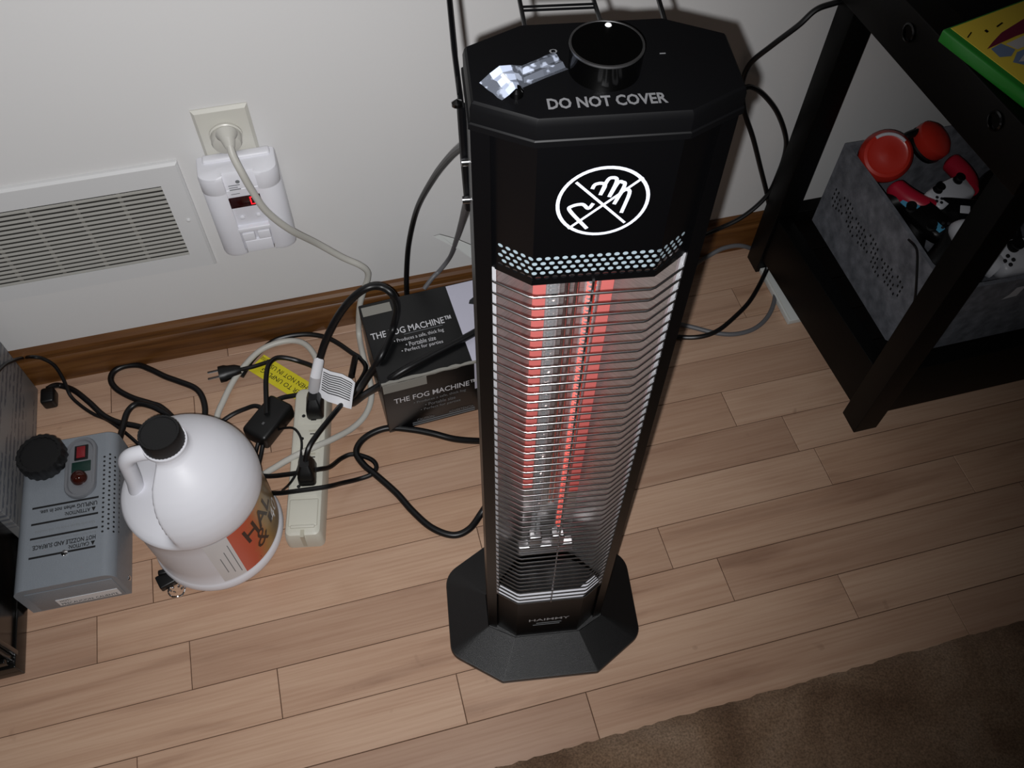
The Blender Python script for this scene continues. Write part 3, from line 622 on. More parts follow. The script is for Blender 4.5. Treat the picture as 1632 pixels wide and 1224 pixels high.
MB().tube([(-0.0444, 0.0780, 0.8145), (-0.0433, 0.1150, 0.8087), (-0.0454, 0.1700, 0.8210)], 0.0013, 8).build('rack_rod', 'black_metal', H, False)
MB().tube([(-0.0038, 0.0780, 0.8160), (-0.0012, 0.1150, 0.8065), (-0.0032, 0.1700, 0.8192)], 0.0013, 8).build('rack_rod', 'black_metal', H, False)
MB().tube([(0.0328, 0.0780, 0.8109), (0.0366, 0.1150, 0.8045), (0.0367, 0.1700, 0.8176)], 0.0015, 8).build('rack_rod', 'black_metal', H, False)
MB().tube([(-0.0433, 0.1030, 0.8101), (-0.0021, 0.1030, 0.8098)], 0.0008, 6).build('rung', 'black_metal', H, False)
MB().tube([(-0.0432, 0.1070, 0.8097), (-0.0018, 0.1070, 0.8094)], 0.0008, 6).build('rung', 'black_metal', H, False)
MB().tube([(-0.0825, 0.1700, 0.8226), (-0.0454, 0.1700, 0.8210), (-0.0032, 0.1700, 0.8192), (0.0367, 0.1700, 0.8176)], 0.0018, 8).build('top_rail', 'black_metal', H, False)
for q in ((0.0747, 0.0500, 0.4512),): MB().lathe([(0.004, 0), (0.006, 0.002), (0.006, 0.006), (0.004, 0.009)], 10, (0.0595, 0.05, q[2]), (1, 0, 0)).build('side_knob', 'black_plastic', H, False)

# plastic bag and clip lying on the lid
hr = Matrix.Translation((0.15, 0.312, 0)) @ Matrix.Rotation(HYAW, 4, 'Z')
def bagpts(lst): return [hr @ Vector(q) for q in lst]
A_ = [(-0.0736, 0.0264, 0.8236), (-0.0684, 0.0290, 0.8260), (-0.0633, 0.0310, 0.8285), (-0.0575, 0.0333, 0.8275), (-0.0514, 0.0373, 0.8245), (-0.0434, 0.0393, 0.8265), (-0.0341, 0.0470, 0.8240)]
B_ = [(-0.0640, 0.0120, 0.8236), (-0.0604, 0.0146, 0.8250), (-0.0572, 0.0147, 0.8290), (-0.0546, 0.0179, 0.8260), (-0.0521, 0.0207, 0.8240), (-0.0413, 0.0240, 0.8255), (-0.0290, 0.0317, 0.8240)]
t = thing('plastic_bag', tuple(hr @ Vector(A_[3])), 'small crumpled clear plastic bag lying on the heater lid', 'bag')
gv = []; gf = []; nr = 5
for k in range(nr + 1):
    for a, b_ in zip(A_, B_):
        q = Vector(a).lerp(Vector(b_), k / nr); q.z += 0.0008 * math.sin(k * 2.3 + len(gv)); q.z = max(q.z, 0.8234); gv.append(hr @ q)
for k in range(nr):
    for i in range(6): gf.append((k * 7 + i, k * 7 + i + 1, (k + 1) * 7 + i + 1, (k + 1) * 7 + i))
raw('film', gv, [f for i, f in enumerate(gf) if i % 6 not in (1, 2)], 'film', t, auto=20)
raw('folded_film', gv, [f for i, f in enumerate(gf) if i % 6 in (1, 2)], 'film_white', t, auto=20)
t = thing('plastic_clip', tuple(hr @ Vector((-0.0568, 0.0169, 0.8225))), 'tiny black clip with a shiny tip beside the plastic bag', 'clip')
q = hr @ Vector((-0.0565, 0.0169, 0.8225))
MB().lathe([(0.0034, 0), (0.0036, 0.003), (0.0022, 0.0045), (0, 0.0047)], 12, (q.x, q.y, 0.8226)).build('body', 'black_gloss', t)
MB().tube([(q.x - 0.0012, q.y + 0.0012, 0.8265), (q.x - 0.005, q.y + 0.0085, 0.8290)], 0.0010, 8).build('tip', 'brand_silver', t)

# heater cord on the floor
t = thing('heater_cord', (0.0228, 0.5264, 0.0050), 'thick black heater cord curling over the floor left of the heater', 'cord')
MB().tube(spline([(0.1598,0.5815,0.0500), (0.1379,0.6017,0.0200), (0.1022,0.6222,0.0060), (0.0728,0.6392,0.0060), (0.0462,0.6524,0.0060), (0.0145,0.6636,0.0060), (-0.0105,0.6613,0.0060), (-0.0294,0.6511,0.0060), (-0.0384,0.6345,0.0060), (-0.0313,0.6131,0.0060), (-0.0185,0.5946,0.0060), (0.0048,0.5587,0.0060), (0.0211,0.5263,0.0060), (0.0409,0.4966,0.0060), (0.0662,0.4789,0.0060), (0.0894,0.4823,0.0060), (0.1104,0.5007,0.0060), (0.1300,0.5159,0.0200)], 8), 0.0048, 12).build('cable', 'black_cord', t)

# ------------------------------------------------------------------ fog machine cartons
def P2(o, yaw):
    c, s = math.cos(yaw), math.sin(yaw)
    return lambda a, b_, z: (o[0] + c * a - s * b_, o[1] + s * a + c * b_, z)
BYAW = math.radians(3); BH = 0.125; BW = 0.245; BD = 0.140
t = thing('fog_machine_carton', (0.013, 0.6585, 0), 'black fog machine carton with white lettering behind the heater', 'carton', BYAW)
MB().box((0, 0, 0), (BW, BD, BH), 0.0015).build('box', 'box_black', t, False)
def bx(name, a0, b0, a1, b1, m, e=0.0004, top=True, par=t):
    if top: return MB().box((a0, b0, BH - 0.0005), (a1, b1, BH + e)).build(name, m, par, False, None)
    return MB().box((a0, -e, b0), (a1, 0.0005, b1)).build(name, m, par, False, None)
bx('picture_panel', 0.127, 0.002, BW - 0.002, BD - 0.002, 'box_lilac')
bx('picture_panel', 0.129, 0.06, BW - 0.002, BH - 0.002, 'box_lilac', 0.0004, False)
MB().add([(0.150, 0.098, BH + 0.0007), (0.172, 0.088, BH + 0.0007), (0.20, 0.112, BH + 0.0007), (0.19, 0.125, BH + 0.0007), (0.153, 0.104, BH + 0.0007)], [(0, 1, 2, 3, 4)]).build('machine_picture', 'dark_grey', t, False, None)
bx('sticker', 0.003, 0.118, 0.044, 0.134, 'board_grey', 0.0006)
bx('sticker', 0.002, BH - 0.022, 0.062, BH - 0.004, 'board_grey', 0.0008, False)
text_on('lettering', 'THE FOG MACHINE\u2122', 0.114, (0.0625, 0.081, BH + 0.0006), (1, 0, 0), (0, 1, 0), 'box_print', t, 0.0115, False, bold=0.012)
text_on('lettering', '\u2022 Produces a safe, thick fog', 0.070, (0.069, 0.064, BH + 0.0006), (1, 0, 0), (0, 1, 0), 'box_print', t, 0.0078, False)
text_on('lettering', '\u2022 Portable size', 0.042, (0.069, 0.0545, BH + 0.0006), (1, 0, 0), (0, 1, 0), 'box_print', t, 0.0075, False)
text_on('lettering', '\u2022 Perfect for parties', 0.058, (0.069, 0.045, BH + 0.0006), (1, 0, 0), (0, 1, 0), 'box_print', t, 0.0075, False)
bx('rule', 0.050, 0.0725, 0.105, 0.0731, 'print_grey', 0.0005)
text_on('lettering', 'THE FOG MACHINE\u2122', 0.118, (0.073, -0.0006, 0.079), (1, 0, 0), (0, 0, 1), 'box_print', t, 0.0125, False, bold=0.012)
text_on('lettering', '\u2022 Produces a safe, thick fog', 0.075, (0.078, -0.0006, 0.063), (1, 0, 0), (0, 0, 1), 'print_grey', t, 0.008, False)
text_on('lettering', '\u2022 Portable size', 0.044, (0.078, -0.0006, 0.052), (1, 0, 0), (0, 0, 1), 'print_grey', t, 0.008, False)
text_on('lettering', '\u2022 Perfect for parties', 0.058, (0.078, -0.0006, 0.041), (1, 0, 0), (0, 0, 1), 'print_grey', t, 0.008, False)
text_on('lettering', 'CAUTION:', 0.026, (0.055, -0.0006, 0.017), (1, 0, 0), (0, 0, 1), 'print_grey', t, 0.006, False)
text_on('lettering', 'ADVERTENCIA:', 0.038, (0.108, -0.0006, 0.017), (1, 0, 0), (0, 0, 1), 'print_grey', t, 0.006, False)
for k in range(2): bx('print_line', 0.035, 0.005 + k * 0.005, 0.128, 0.0062 + k * 0.005, 'print_grey', 0.0005, False)
# shiny torn tape along the edge
ea, eb, ec = [], [], []
for k in range(41):
    a = 0.001 + (BW - 0.002) * k / 40
    ea.append((a, 0.0015 + random.uniform(0, 0.0022), BH + 0.0007)); eb.append((a, -0.0006, BH - 0.0002 + random.uniform(0, 0.0006))); ec.append((a, -0.0007, BH - 0.0015 - random.uniform(0, 0.002)))
MB().rings([ea, eb, ec], False, False, False).build('torn_edge', 'board_grey', t, False, auto=None)
MB().add([(0.117, 0.1490, 0.221), (0.126, 0.1490, 0.222), (0.150, 0.1480, 0.206), (0.176, 0.1460, 0.184), (0.192, 0.1440, 0.150), (0.194, 0.1390, 0.1245), (0.182, 0.1390, 0.1245), (0.172, 0.1450, 0.160), (0.145, 0.1480, 0.192)], [tuple(range(9))]).build('loose_flap', 'paper_white', t, False, None)

# ------------------------------------------------------------------ white gallon jug
JX, JY = -0.233, 0.5615
t = thing('gallon_jug', (JX, JY, 0), 'white plastic gallon jug with a black cap and orange label', 'jug')
def R_(z):
    P = [(0, .0765), (.004, .0825), (.010, .0842), (.018, .0828), (.022, .0805), (.131, .0805), (.1335, .0812), (.136, .0830), (.146, .0838), (.158, .0828), (.170, .0800), (.182, .0750), (.194, .0680), (.205, .0590), (.215, .0485), (.224, .0375), (.230, .0295), (.235, .0245), (.250, .0235)]
    for (a, ra), (b_, rb) in zip(P[:-1], P[1:]):
        if z <= b_ + 1e-9: k = (z - a) / (b_ - a); return ra + (rb - ra) * k
    return P[-1][1]
PH = math.radians(176)
def jr(z, a):
    r = R_(z)
    if z < 0.136: return r
    d = abs((a - PH + PI) % (2 * PI) - PI); e0 = math.radians(48 + 20 * min(1, max(0, (0.215 - z) / 0.07))); e1 = e0 + math.radians(17)
    w = min(1, max(0, (d - e0) / (e1 - e0))); w = w * w * (3 - 2 * w)
    k = min(1, max(0, (z - 0.138) / 0.038)); k = k * k * (3 - 2 * k)
    rin = r * (1 - k) + min(r, 0.018) * k
    return rin + (r - rin) * w
zs = [0, .002, .004, .007, .010, .014, .018, .020, .022, .05, .08, .11, .131, .1335, .136] + [.139 + .004 * k for k in range(24)] + [.2345, .238, .246]
zs = sorted(zs); sg = 180
MB().rings([[(JX + jr(z, 2 * PI * k / sg) * math.cos(2 * PI * k / sg), JY + jr(z, 2 * PI * k / sg) * math.sin(2 * PI * k / sg), z) for k in range(sg)] for z in zs]).build('bottle', 'jug_plastic', t, auto=50)
ca, sa = math.cos(PH), math.sin(PH)
hpth = [(0.012, .229), (0.030, .2295), (0.0425, .2265), (0.0500, .2170), (0.0525, .2020), (0.0545, .1850), (0.0570, .1680), (0.0600, .1540), (0.062, .140)]
MB().tube(spline([(JX + r * ca, JY + r * sa, z) for r, z in hpth], 5), 0.0092, 16).build('handle', 'jug_plastic', t)
cp = []
for k in range(72):
    cp.append((0.0226 + (0.0006 if k % 2 else 0)))
def capring(z, s): return [(JX + cp[k] * s * math.cos(2 * PI * k / 72), JY + cp[k] * s * math.sin(2 * PI * k / 72), z) for k in range(72)]
MB().rings([capring(0.2465, 1), capring(0.264, 1), capring(0.2668, 0.955), capring(0.2668, 0.86), capring(0.266, 0.84), capring(0.266, 0.3)]).build('cap', 'cap_black', t, auto=40)
MB().lathe([(0.0240, 0.2405), (0.0250, 0.2425), (0.0246, 0.2455), (0.022, 0.2460)], 48, (JX, JY, 0)).build('neck_ring', 'jug_plastic', t)
def cyl(a, z, r): return (JX + r * math.cos(a), JY + r * math.sin(a), z)
def label_patch(name, a0, a1, z0_, z1_, m, r=0.0808, n_=24):
    return MB().rings([[cyl(a0 + (a1 - a0) * k / n_, z, r) for k in range(n_ + 1)] for z in (z0_, z1_)], False, False, False).build(name, m, t, auto=60)
D = math.radians
label_patch('label_margin', D(-87), D(-66), 0.0235, 0.1305, 'label_white', 0.08075)
label_patch('label', D(-66), D(42), 0.0235, 0.1305, 'label_orange')
def wrap_text(body, width, height, a, z, m, r=0.0811, rot=0, bold=0.0):
    vv, ff = text_w(body, width, height, bold=bold); c, s = math.cos(rot), math.sin(rot)
    return raw('label_print', [cyl(a + (x * c - y * s) / 0.0808, z + x * s + y * c, r) for x, y, _ in vv], ff, m, t)
mat('print_rust', '#2a0d0c', 0.4)
wrap_text('HAL', 0.060, 0.034, D(-32), 0.100, 'print_rust', bold=0.02, rot=0.08)
wrap_text('&', 0.022, 0.036, D(-38), 0.066, 'print_rust', rot=-0.1)
wrap_text('40', 0.028, 0.028, D(-10), 0.062, 'print_white')
wrap_text('1', 0.008, 0.020, D(-20), 0.068, 'print_rust')
MB().rings([[cyl(D(-49) + 0.0016 * k, z, 0.0811) for k in range(6)] for z in (0.030, 0.033)], False, False, False).build('label_print', 'print_rust', t, auto=None)
for j in range(3):
    a_ = D(-69.5 - 5.2 * j)
    MB().rings([[cyl(a_ + 0.006 * k, z, 0.0810) for k in range(3)] for z in (0.034 + 0.006 * j, 0.112 - 0.012 * j)], False, False, False).build('label_print', 'print_grey', t, auto=None)

# ------------------------------------------------------------------ small fog machine lying beside the jug
FY = math.radians(-2); FX0 = Vector((-0.3500, 0.505, 0)); FW, FD, FH = 0.1205, 0.207, 0.068
t = thing('fog_machine', tuple(FX0), 'small grey metal fog machine beside the white jug', 'fog machine', FY)
# local: x from -FW to 0, y from 0 to FD
pr_ = [(-FW, 0.0), (0, 0.0), (0, FH), (-FW, FH)]
sec = rounded(pr_, [0.0005, 0.0005, 0.015, 0.015], 6)
MB().rings([[(a, y, z) for a, z in sec] for y in (0.0, 0.001, FD - 0.001, FD)]).build('housing', 'hammered_grey', t, False, auto=40)
MB().box((-FW + 0.012, -0.0008, 0.004), (-0.006, 0.0, 0.056), 0.0003).build('front_plate', 'hammered_grey', t, False)
MB().box((-0.084, -0.0014, 0.008), (-0.010, -0.0005, 0.026)).build('warning_sticker', 'label_white', t, False, None)
text_on('lettering', 'PRECAUCION: CALIENTE', 0.068, (-0.047, -0.0016, 0.0125), (1, 0, 0), (0, 0, 1), 'print_black', t, 0.006, False)
text_on('lettering', 'HOT!', 0.012, (-0.074, -0.0016, 0.0212), (1, 0, 0), (0, 0, 1), 'print_black', t, 0.005, False)
cr = [0.0290 + (0.0012 if k % 4 < 2 else 0) for k in range(80)]
def cpr(z, s): return [(-0.0880 + cr[k] * s * math.cos(2 * PI * k / 80), 0.177 + cr[k] * s * math.sin(2 * PI * k / 80), z) for k in range(80)]
MB().rings([cpr(FH, 0.9), cpr(FH + 0.004, 1), cpr(FH + 0.020, 1), cpr(FH + 0.024, 0.94), cpr(FH + 0.024, 0.80), cpr(FH + 0.022, 0.78), cpr(FH + 0.022, 0.2)]).build('tank_cap', 'cap_black', t, False, auto=40)
ox, oy = -0.0425, 0.157
st = rounded([(-0.0195, -0.045), (0.0195, -0.045), (0.0195, 0.045), (-0.0195, 0.045)], 0.0192, 8)
def stl(k, z, d=0): return [(ox + a * k, oy + b_ * (1 - (1 - k) * 0.45), z) for a, b_ in st]
cpn = MB().rings([stl(1, FH - 0.0005), stl(1, FH + 0.0045), stl(0.95, FH + 0.006), stl(0.80, FH + 0.006), stl(0.74, FH + 0.0035), stl(0.3, FH + 0.0035)]).build('control_bezel', 'bezel_silver', t, False, auto=40)
MB().box((ox - 0.0085, oy + 0.011, FH + 0.003), (ox + 0.0085, oy + 0.033, FH + 0.0050), 0.0006).build('switch_frame', 'black_plastic', cpn, False)
MB().box((ox - 0.0055, oy + 0.0135, FH + 0.0045), (ox + 0.0055, oy + 0.0305, FH + 0.0068), 0.0008).build('rocker_switch', 'switch_red', cpn, False)
MB().box((ox - 0.0115, oy - 0.007, FH + 0.003), (ox + 0.0125, oy + 0.0085, FH + 0.0044), 0.0004).build('sticker', 'label_green_dark', cpn, False)
MB().lathe([(0.010, 0), (0.0098, 0.005), (0.0075, 0.009), (0.004, 0.0112), (0, 0.012)], 24, (ox - 0.001, oy - 0.0165, FH + 0.0033)).build('pilot_lamp', 'lamp_amber', cpn, False)
for a, b_ in ((-0.0505, 0.199), (-0.0585, 0.040)):
    s0 = MB().lathe([(0.0042, 0), (0.0040, 0.0012), (0.0022, 0.0022), (0, 0.0024)], 14, (a, b_, FH)).build('screw', 'chrome', t, False)
MB().lathe([(0.0036, 0), (0.0034, 0.001), (0.002, 0.002), (0, 0.0022)], 14, (0, 0.016, 0.012), (1, 0, 0)).build('screw', 'chrome', t, False)
MB().lathe([(0.0036, 0), (0.0034, 0.001), (0.002, 0.002), (0, 0.0022)], 14, (0, 0.19, 0.012), (1, 0, 0)).build('screw', 'chrome', t, False)
# printed warnings, upside down from here
for yy, xa, xb in ((0.040, -0.101, -0.022), (0.066, -0.101, -0.020), (0.086, -0.101, -0.020), (0.109, -0.101, -0.020)):
    MB().box((xa, yy, FH), (xb, yy + 0.0026, FH + 0.0003)).build('rule', 'print_black', t, False, None)
def fm(body, wd, ht, cx, cy, m='print_black', bold=0.02): text_on('lettering', body, wd, (cx, cy, FH + 0.0004), (-1, 0, 0), (0, -1, 0), m, t, ht, False, bold=bold)
fm('\u25b2 CAUTION:', 0.032, 0.0062, -0.0385, 0.0465)
fm('HOT NOZZLE AND SURFACE.', 0.076, 0.0062, -0.0600, 0.0545)
fm('Keep flammable material away at all times.', 0.074, 0.0032, -0.059, 0.0620, 'print_grey', 0)
fm('Use only liquids made for this machine', 0.072, 0.0045, -0.060, 0.0765, 'print_grey', 0)
fm('\u25b2 ATTENTION:', 0.038, 0.0062, -0.042, 0.0940)
fm('UNPLUG when not in use.', 0.070, 0.0062, -0.0565, 0.1025)
# vent perforations along the right shoulder and side
for j in range(4):
    for i in range(17):
        yy = 0.060 + 0.0068 * i + (0.0034 if j % 2 else 0)
        if j == 0: c0, n0 = (-0.0142, yy, FH - 0.0001), (0.05, 0, 1)
        elif j == 1: c0, n0 = (-0.0078, yy, FH - 0.0018), (0.5, 0, 0.87)
        elif j == 2: c0, n0 = (-0.0028, yy, FH - 0.0062), (0.83, 0, 0.56)
        else: c0, n0 = (-0.0001, yy, FH - 0.0160), (1, 0, 0)
        if j == 0 and i == 0: hole = MB().lathe([(0.0015, 0), (0.0015, 0.0002), (0, 0.0002)], 8).build('vent_hole', 'print_black', t, False)
        o = hole if (j == 0 and i == 0) else hole.copy()
        if o is not hole: col.objects.link(o); o.parent = t
        o.location = c0; o.rotation_euler = Vector((0, 0, 1)).rotation_difference(Vector(n0)).to_euler()

# ------------------------------------------------------------------ printed carton and black cabinet on the left
t = thing('printed_carton', (-0.58, 0.735, 0), 'grey carton with rows of small print at the left edge', 'carton')
MB().box((-0.72, 0.612, 0.0), (-0.4745, 0.858, 0.62), 0.0015).build('box', 'carton_print', t)
t = thing('black_cabinet', (-0.58, 0.52, 0), 'glossy black cabinet at the left edge in front of the printed carton', 'cabinet')
MB().box((-0.72, 0.432, 0.002), (-0.4765, 0.604, 0.03), 0.0015).build('plinth', 'cabinet_black', t)
MB().box((-0.72, 0.440, 0.03), (-0.4790, 0.604, 0.42), 0.002).build('body', 'cabinet_black', t)
MB().box((-0.72, 0.4340, 0.034), (-0.482, 0.440, 0.046), 0.001).build('ledge', 'cabinet_black', t)
MB().box((-0.70, 0.436, 0.056), (-0.497, 0.4402, 0.40), 0.001).build('front_panel', 'cabinet_brown', t)
MB().box((-0.4785, 0.446, 0.03), (-0.4735, 0.452, 0.42), 0.001).build('corner_trim', 'cabinet_black', t)

# ------------------------------------------------------------------ key ring toy in front of the jug
t = thing('key_ring', (-0.2984, 0.5019, 0.0040), 'small black key fob with a metal ring beside the jug base', 'key ring')
kx, ky, _ = (-0.3030, 0.5084, 0.0060)
kr = MB().box((kx - 0.013, ky - 0.009, 0.001), (kx + 0.011, ky + 0.010, 0.013), 0.002).xf(lambda x, y, z: (kx + (x - kx) * 0.9 - (y - ky) * 0.35, ky + (y - ky) * 0.95 + (x - kx) * 0.3, z)).build('fob', 'black_plastic', t)
MB().box((kx - 0.010, ky + 0.006, 0.008), (kx + 0.002, ky + 0.013, 0.016), 0.002).build('fob_loop', 'black_plastic', t)
rx_, ry_, _ = (-0.2936, 0.4941, 0.0030)
MB().tube([(rx_ + 0.0105 * math.cos(2 * PI * k / 28), ry_ + 0.0095 * math.sin(2 * PI * k / 28), 0.003 + 0.001 * math.sin(k)) for k in range(29)], 0.0011, 6).build('ring', 'chrome', t)
for k in range(5): MB().lathe([(0.0012, -0.0012), (0.0026, 0), (0.0012, 0.0012)], 10, (rx_ + 0.007 * math.cos(k * 1.1) , ry_ + 0.004 * math.sin(k * 1.1), 0.0045 + 0.0005 * k), (1, k * 0.6 - 1, 0.4)).build('chain_link', 'chrome', t)

# ------------------------------------------------------------------ cords, plugs and adapter on the floor
t = thing('tagged_cord', (-0.0243, 0.7556, 0.0200), 'thick black cord rising in a loop with a white warning tag on its plug', 'cord')
MB().tube(spline([(0.1977,0.7316,0.1310), (0.1547,0.7097,0.1310), (0.0882,0.6861,0.1310), (0.0440,0.6704,0.1300), (0.0183,0.6696,0.1120), (-0.0086,0.6933,0.0600), (-0.0300,0.7086,0.0200), (-0.0234,0.7092,0.0350), (-0.0056,0.6983,0.0850), (0.0204,0.6973,0.1330), (0.0450,0.7345,0.1400), (0.0553,0.7400,0.1753), (0.0522,0.7400,0.2051), (0.0392,0.7500,0.2137), (0.0198,0.7500,0.2156), (-0.0040,0.7500,0.1969), (-0.0269,0.7500,0.1639), (-0.0476,0.7450,0.1278), (-0.0623,0.7350,0.0990)], 8), 0.0051, 12).build('cable', 'black_cord', t)
MB().tube([(-0.0618,0.7350,0.1019), (-0.0695,0.7100,0.1020), (-0.0775,0.7159,0.0650)], [0.0072, 0.0076, 0.0080], 14).build('tag_sleeve', 'tag_white', t)
tagA = [(-0.0615,0.7432,0.0750), (-0.0499,0.7333,0.0740), (-0.0353,0.7273,0.0710), (-0.0239,0.7185,0.0670), (-0.0199,0.7144,0.0620)]
tagB = [(-0.0739,0.7129,0.0520), (-0.0626,0.6992,0.0520), (-0.0499,0.6920,0.0500), (-0.0389,0.6864,0.0460), (-0.0326,0.6853,0.0420)]
mb = MB().rings([tagA, [tuple((Vector(a) * 0.5 + Vector(b_) * 0.5) + Vector((0, 0, 0.002))) for a, b_ in zip(tagA, tagB)], tagB], False, False, False); wt = mb.build('warning_tag', 'tag_white', t, auto=60)
for k in range(9):
    f_ = 0.1 + 0.075 * k
    ps = [Vector(a).lerp(Vector(b_), f_) + Vector((-0.0004, -0.002, 0.0012 + 0.0022 * (1 - abs(2 * f_ - 1)) + 0.0008)) for a, b_ in zip(tagA, tagB)]
    qs = [Vector(a).lerp(Vector(b_), f_ + 0.035) + Vector((-0.0004, -0.002, 0.0012 + 0.0022 * (1 - abs(2 * f_ + 0.06 - 1)) + 0.0008)) for a, b_ in zip(tagA, tagB)]
    ps[0] = ps[0].lerp(ps[1], 0.3); qs[0] = qs[0].lerp(qs[1], 0.3); ps[-1] = ps[-1].lerp(ps[-2], 0.5); qs[-1] = qs[-1].lerp(qs[-2], 0.5)
    MB().rings([[tuple(p) for p in ps], [tuple(p) for p in qs]], False, False, False).build('print_line', 'print_black', wt, auto=None)
def plug(par, px, py, z0_, yaw, L_=0.030, W_=0.022, Hh=0.026):
    fn = P2((px, py), yaw)
    r0 = rounded([(-W_ / 2, -L_ / 2), (W_ / 2, -L_ / 2), (W_ / 2, L_ / 2), (-W_ / 2, L_ / 2)], 0.005, 4)
    def rg(k, z, dy=0): return [fn(a * k, b_ * k + dy, z) for a, b_ in r0]
    return MB().rings([rg(0.95, z0_), rg(1, z0_ + 0.004), rg(0.92, z0_ + Hh * 0.55), rg(0.72, z0_ + Hh * 0.8, 0.003), rg(0.5, z0_ + Hh, 0.005)]).build('plug', 'black_plastic', par, auto=40)
q = (-0.0814, 0.7053, 0.0450); plug(t, q[0], q[1] - 0.004, 0.0343, math.radians(-9), 0.034, 0.024, 0.030)

t = thing('strip_lead', (-0.0046, 0.7693, 0.0100), 'black lead plugged into the near end of the power strip', 'cord')
MB().tube(spline([(-0.1037,0.6063,0.0620), (-0.0958,0.6175,0.0750), (-0.0817,0.6357,0.0750), (-0.0587,0.6698,0.0600), (-0.0326,0.7137,0.0350), (-0.0108,0.7490,0.0180), (-0.0011,0.7731,0.0100), (-0.0058,0.7930,0.0070), (-0.0177,0.8080,0.0070), (-0.0336,0.8289,0.0070), (-0.0479,0.8435,0.0070), (-0.0657,0.8549,0.0060), (-0.0851,0.8610,0.0060), (-0.1109,0.8625,0.0060), (-0.1334,0.8570,0.0060), (-0.1615,0.8365,0.0040), (-0.1831,0.8072,0.0030)], 8), 0.0038, 10).build('cable', 'black_cord', t)
q = (-0.1059, 0.5996, 0.0450); plug(t, q[0], q[1] + 0.001, 0.0343, math.radians(-9), 0.036, 0.024, 0.030)
MB().tube(spline([(-0.0241,0.7486,0.0300), (-0.0189,0.7702,0.0220), (-0.0136,0.7952,0.0100)], 6), 0.0048, 10).build('cable_stub', 'black_cord', t)

# adapter
ac = Vector((-0.150, 0.7095, 0)); ay = math.atan2(0.046, 0.043)
t = thing('power_adapter', tuple(ac), 'black power adapter brick on the floor left of the power strip', 'adapter', ay)
MB().box((-0.034, -0.0205, 0.001), (0.034, 0.0205, 0.031), 0.006).build('brick', 'black_plastic', t, False)
MB().box((-0.014, -0.004, 0.0308), (-0.010, -0.001, 0.0315)).build('logo_dot', 'print_silver', t, False, None)
t = thing('adapter_cord', (-0.1448, 0.8044, 0.0100), 'black cord hooping over the adapter brick', 'cord')
MB().tube(spline([(-0.1497,0.7112,0.0340), (-0.1471,0.7396,0.0360), (-0.1434,0.7670,0.0400), (-0.1373,0.7904,0.0400), (-0.1258,0.8031,0.0360), (-0.1104,0.8036,0.0300), (-0.0921,0.7964,0.0240), (-0.0749,0.7785,0.0300), (-0.0660,0.7586,0.0340)], 7), 0.0036, 10).build('hoop_cable', 'black_cord', t)
MB().tube(spline([(-0.1395,0.7381,0.0220), (-0.1268,0.7429,0.0200), (-0.1138,0.7462,0.0150), (-0.1004,0.7482,0.0120)], 6), 0.0036, 10).build('output_cable', 'black_cord', t)
MB().tube(spline([(-0.1525,0.7288,0.0160), (-0.1656,0.7408,0.0160), (-0.1828,0.7435,0.0100), (-0.2019,0.7410,0.0060), (-0.2207,0.7311,0.0050), (-0.2349,0.7185,0.0050)], 6), 0.0034, 10).build('input_cable', 'black_cord', t)
MB().tube(spline([(-0.1604,0.6870,0.0120), (-0.1685,0.6643,0.0060), (-0.1742,0.6422,0.0060), (-0.1690,0.6217,0.0080)], 6), 0.0032, 10).build('lower_cable', 'black_cord', t)
MB().tube(spline([(-0.1653,0.6914,0.0120), (-0.1748,0.6711,0.0060), (-0.1798,0.6466,0.0060), (-0.1711,0.6182,0.0080)], 6), 0.0030, 10).build('lower_cable', 'black_cord', t)
MB().tube(spline([(-0.1387,0.6929,0.0160), (-0.1268,0.6870,0.0260), (-0.1134,0.6718,0.0420), (-0.1071,0.6537,0.0420), (-0.1099,0.6320,0.0420), (-0.1170,0.6090,0.0420), (-0.1287,0.5925,0.0400), (-0.1453,0.5977,0.0120)], 7), 0.0018, 8).build('thin_wire', 'black_cord', t)

t = thing('looped_cord', (-0.0235, 0.6076, 0.0050), 'thin glossy black cord looping across the power strip beside the jug', 'cord')
MB().tube(spline([(-0.1775,0.6307,0.0120), (-0.1575,0.6166,0.0250), (-0.1305,0.6047,0.0400), (-0.1091,0.5999,0.0460), (-0.0902,0.6012,0.0420), (-0.0761,0.6109,0.0250), (-0.0592,0.6303,0.0080), (-0.0422,0.6340,0.0050), (-0.0204,0.6202,0.0050), (-0.0148,0.6064,0.0050), (-0.0236,0.5964,0.0050), (-0.0434,0.5928,0.0060), (-0.0644,0.5848,0.0200), (-0.0844,0.5741,0.0390), (-0.1254,0.5768,0.0410), (-0.1473,0.5851,0.0300), (-0.1657,0.5984,0.0150), (-0.1803,0.6076,0.0100)], 8), 0.0034, 10).build('cable', 'black_cord', t)

# loose mains plug
t = thing('loose_plug', (-0.2000, 0.8114, 0.0080), 'loose black three-prong plug lying on the floor by the yellow tag', 'plug')
p0 = Vector((-0.1815, 0.8140, 0.0110)); p1 = Vector((-0.2129, 0.8125, 0.0110)); d = (p1 - p0); d.z = 0; ln = d.length; d.normalize(); nrm = Vector((-d.y, d.x, 0))
mb = MB(); rs = []
for k, wv, hv in ((0, 0.006, 0.006), (0.25, 0.010, 0.009), (0.6, 0.0115, 0.010), (0.75, 0.0135, 0.011), (1.0, 0.0135, 0.011)):
    c = p0 + d * ln * k; rs.append([tuple(c + nrm * wv * math.cos(2 * PI * j / 16) + Vector((0, 0, hv * math.sin(2 * PI * j / 16)))) for j in range(16)])
mb.rings(rs).build('body', 'black_plastic', t)
for s, zz in ((-0.006, 0.014), (0.006, 0.014)):
    c = p0 + d * ln + nrm * s; e = c + d * 0.016
    MB().tube([(c.x, c.y, zz), (e.x, e.y, zz)], 0.0017, 6).build('prong', 'chrome', t)
